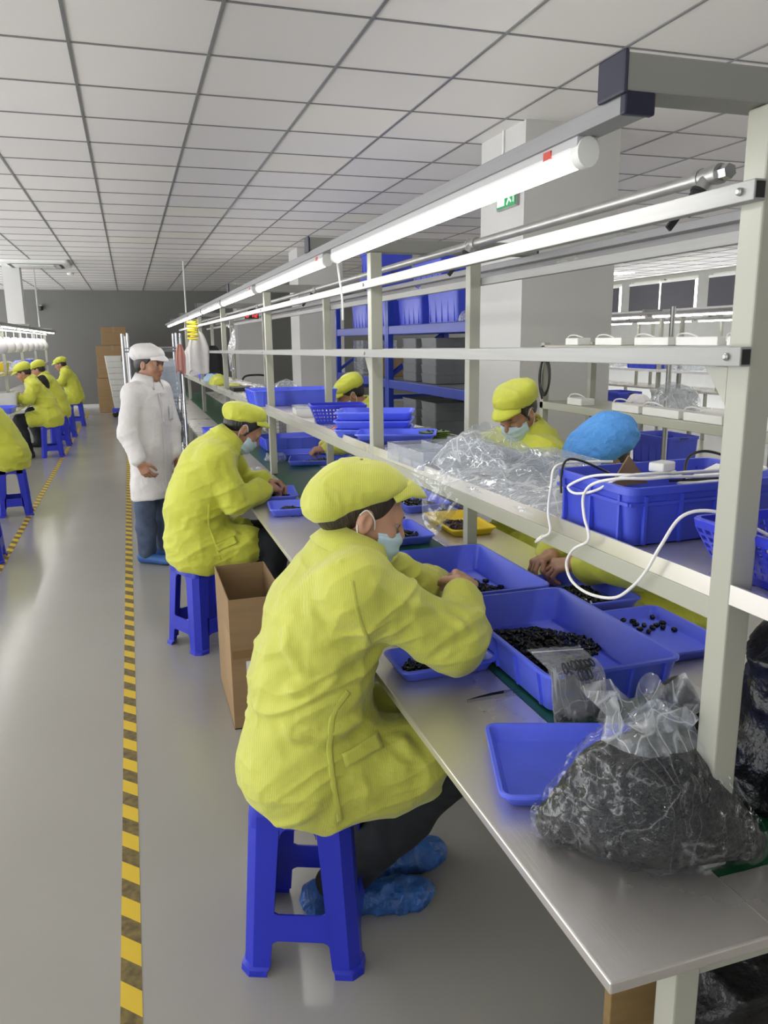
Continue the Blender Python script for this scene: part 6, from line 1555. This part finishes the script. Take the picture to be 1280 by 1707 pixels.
for k, (a, b) in enumerate(((3.54, 3.68), (3.06, 3.27), (2.78, 3.03), (2.52, 2.75), (2.28, 2.49))): adapter('white power adapter on the lower tier, %s' % nm_[k], a, b, 1.2555)
o = MB()
for k in range(3):
    o.tube([(2.16+.004*k, 3.86+.055*math.cos(a)+.01*k, 1.40+.095*math.sin(a)-.008*k) for a in np.linspace(0, 2*PI, 28)], .006, 6)
o.tube(catmull([(2.16, 3.88, 1.52), (2.155, 3.90, 1.42), (2.16, 3.91, 1.33), (2.165, 3.89, 1.27)], 6), .006, 6)
tag(o.build('cable_coil', M['black_plastic'], None, smooth='auto'), 'black cable coiled at the left post of the adapter shelf', 'cable')
crumple('plastic_bag', 'crumpled grey clear bag on the lower tier of the adapter shelf', 'plastic bag', (2.42, 3.10, 1.2555), (.09, .13, .13), M['film_crinkle'], .022, 11, .008, 5.0, cutz=0.0)
# ------------------------------------------------------------------ the far right hall
def hall_line(label, x, y0, y1, sgn):
    t = thing('assembly_bench', label, 'workbench', (0, 0, 0))
    MB().bb(x-.4, x+.4, y0, y1, .72, .75).build('worktop', M['steel'], t)
    for y in np.arange(y0+.1, y1, 2.1):
        for s in (-1, 1): MB().bb(x+s*.36-.02, x+s*.36+.02, y-.02, y+.02, 0, .72).build('leg', M['post'], t); MB().bb(x+s*.15-.02, x+s*.15+.02, y-.02, y+.02, .75, 1.9).build('post', M['post'], t)
    MB().bb(x-.2, x+.2, y0, y1, 1.18, 1.21).build('shelf', M['white_enamel'], t); MB().bb(x-.17, x+.17, y0, y1, 1.88, 1.92).build('top_rail', M['alu'], t)
    for s in (-1, 1): MB().bb(x+s*.15-.012, x+s*.15+.012, y0, y1, 1.50, 1.53).build('middle_rail', M['alu'], t); MB().bb(x+s*.40-.02, x+s*.40+.02, y0, y1, 1.86, 1.885).build('light_beam', M['alu'], t)
    for y in np.arange(y0+.1, y1, 2.1): MB().bb(x-.42, x+.42, y-.02, y+.02, 1.886, 1.92).build('cross_arm', M['grey_beam'], t)
    return t
hall_line('steel bench line in the far right hall, nearer of the two', 6.3, 6.0, 14.5, 1); hall_line('steel bench line in the far right hall, below the windows', 8.9, 8.0, 17.0, 1)
for k in range(5): dup(base, (5.90, 6.6+1.56*k, 1.858), 0, 'lit tube light over the nearer hall bench, left row, %s' % ords[k].replace(' above the big bag', ''), 'tube lights over the nearer hall bench')
for k in range(5): dup(base, (8.50, 9.0+1.56*k, 1.858), 0, 'lit tube light over the bench below the windows, %s' % ords[k].replace(' above the big bag', ''), 'tube lights below the windows')
for (x, y, z, w, d, h, lb) in ((6.3, 8.6, 1.2105, .34, .60, .18, 'blue crate on the shelf of the nearer hall bench'), (6.1, 8.9, .7505, .36, .5, .16, 'blue crate on the worktop of the nearer hall bench'), (5.3, 6.9, 0, .42, .62, .30, 'blue crate on the hall floor, lower of a pair'), (5.3, 6.9, .301, .42, .62, .30, 'blue crate on the hall floor, upper of a pair'), (8.8, 12.6, 1.2105, .34, .7, .22, 'blue crate on the shelf below the windows'), (5.4, 8.2, 0, .42, .6, .34, 'blue crate on the hall floor behind the pair')):
    crate(lb, (x, y, z), w, d, h)
crate('white perforated looking crate on the hall bench', (6.05, 7.75, .7505), .36, .5, .24, 0, 'crate_white')
crumple('plastic_bag', 'big crumpled bag of brown goods on the hall shelf', 'plastic bag', (6.3, 7.9, 1.2105), (.16, .34, .20), M['film_crinkle'], .03, 8, .012, 5.0, cutz=0.0)
crumple('plastic_bag', 'white crumpled bag on the hall bench beside the white crate', 'plastic bag', (6.0, 8.35, .7505), (.15, .20, .16), M['white_cloth'], .02, 8, .012, 6.0, cutz=0.0)
crumple('plastic_bag', 'clear bag on the hall shelf further along', 'plastic bag', (6.3, 9.6, 1.2105), (.15, .40, .15), M['film_crinkle'], .03, 8, .012, 8.0, cutz=0.0)
shut_carton('brown carton on the hall floor right of the metal pole', (4.75, 5.35, 0), .36, .36, .46)
tag(MB().bb(6.12, 6.40, 10.1, 10.5, .7505, .84).build('red_box', M['red'], None), 'red box lying on the hall bench near the pillar', 'box')
tag(MB().tube([(3.55, 4.62, 0), (3.55, 4.62, 1.8)], .018, 10).build('steel_pole', M['dull_metal'], None, smooth='auto'), 'grey steel pole standing behind the adapter shelf', 'pole')
# ------------------------------------------------------------------ stools
s0 = stool('blue plastic stool the nearest woman sits on', (.357, 1.838, 0), -.375)
for loc, rz, lb in (((.285, 4.135, 0), .50, 'blue plastic stool under the second worker, behind the cardboard box'), ((-1.155, 8.10, 0), .12, 'blue plastic stool under the worker at the left edge'), ((-1.17, 6.35, 0), .05, 'empty blue plastic stool at the left edge, nearest of the left row'),
    ((-1.16, 12.22, 0), .10, 'blue plastic stool under the black hooded left line worker'), ((-1.14, 13.50, 0), 0, 'blue plastic stool just behind the black hooded worker\'s stool'), ((-1.13, 14.75, 0), 0, 'empty blue plastic stool between the last two left line workers'), ((-1.08, 16.72, 0), 0, 'blue plastic stool under the furthest left line worker'),
    ((1.985, 3.58, 0), .42, 'blue plastic stool under the masked worker across the belt'), ((1.93, 5.72, 0), 0, 'blue plastic stool under the worker behind the shelf trays'), ((1.93, 2.46, 0), 0, 'blue plastic stool under the worker in the bouffant cap')):
    dup(s0, loc, rz, lb)
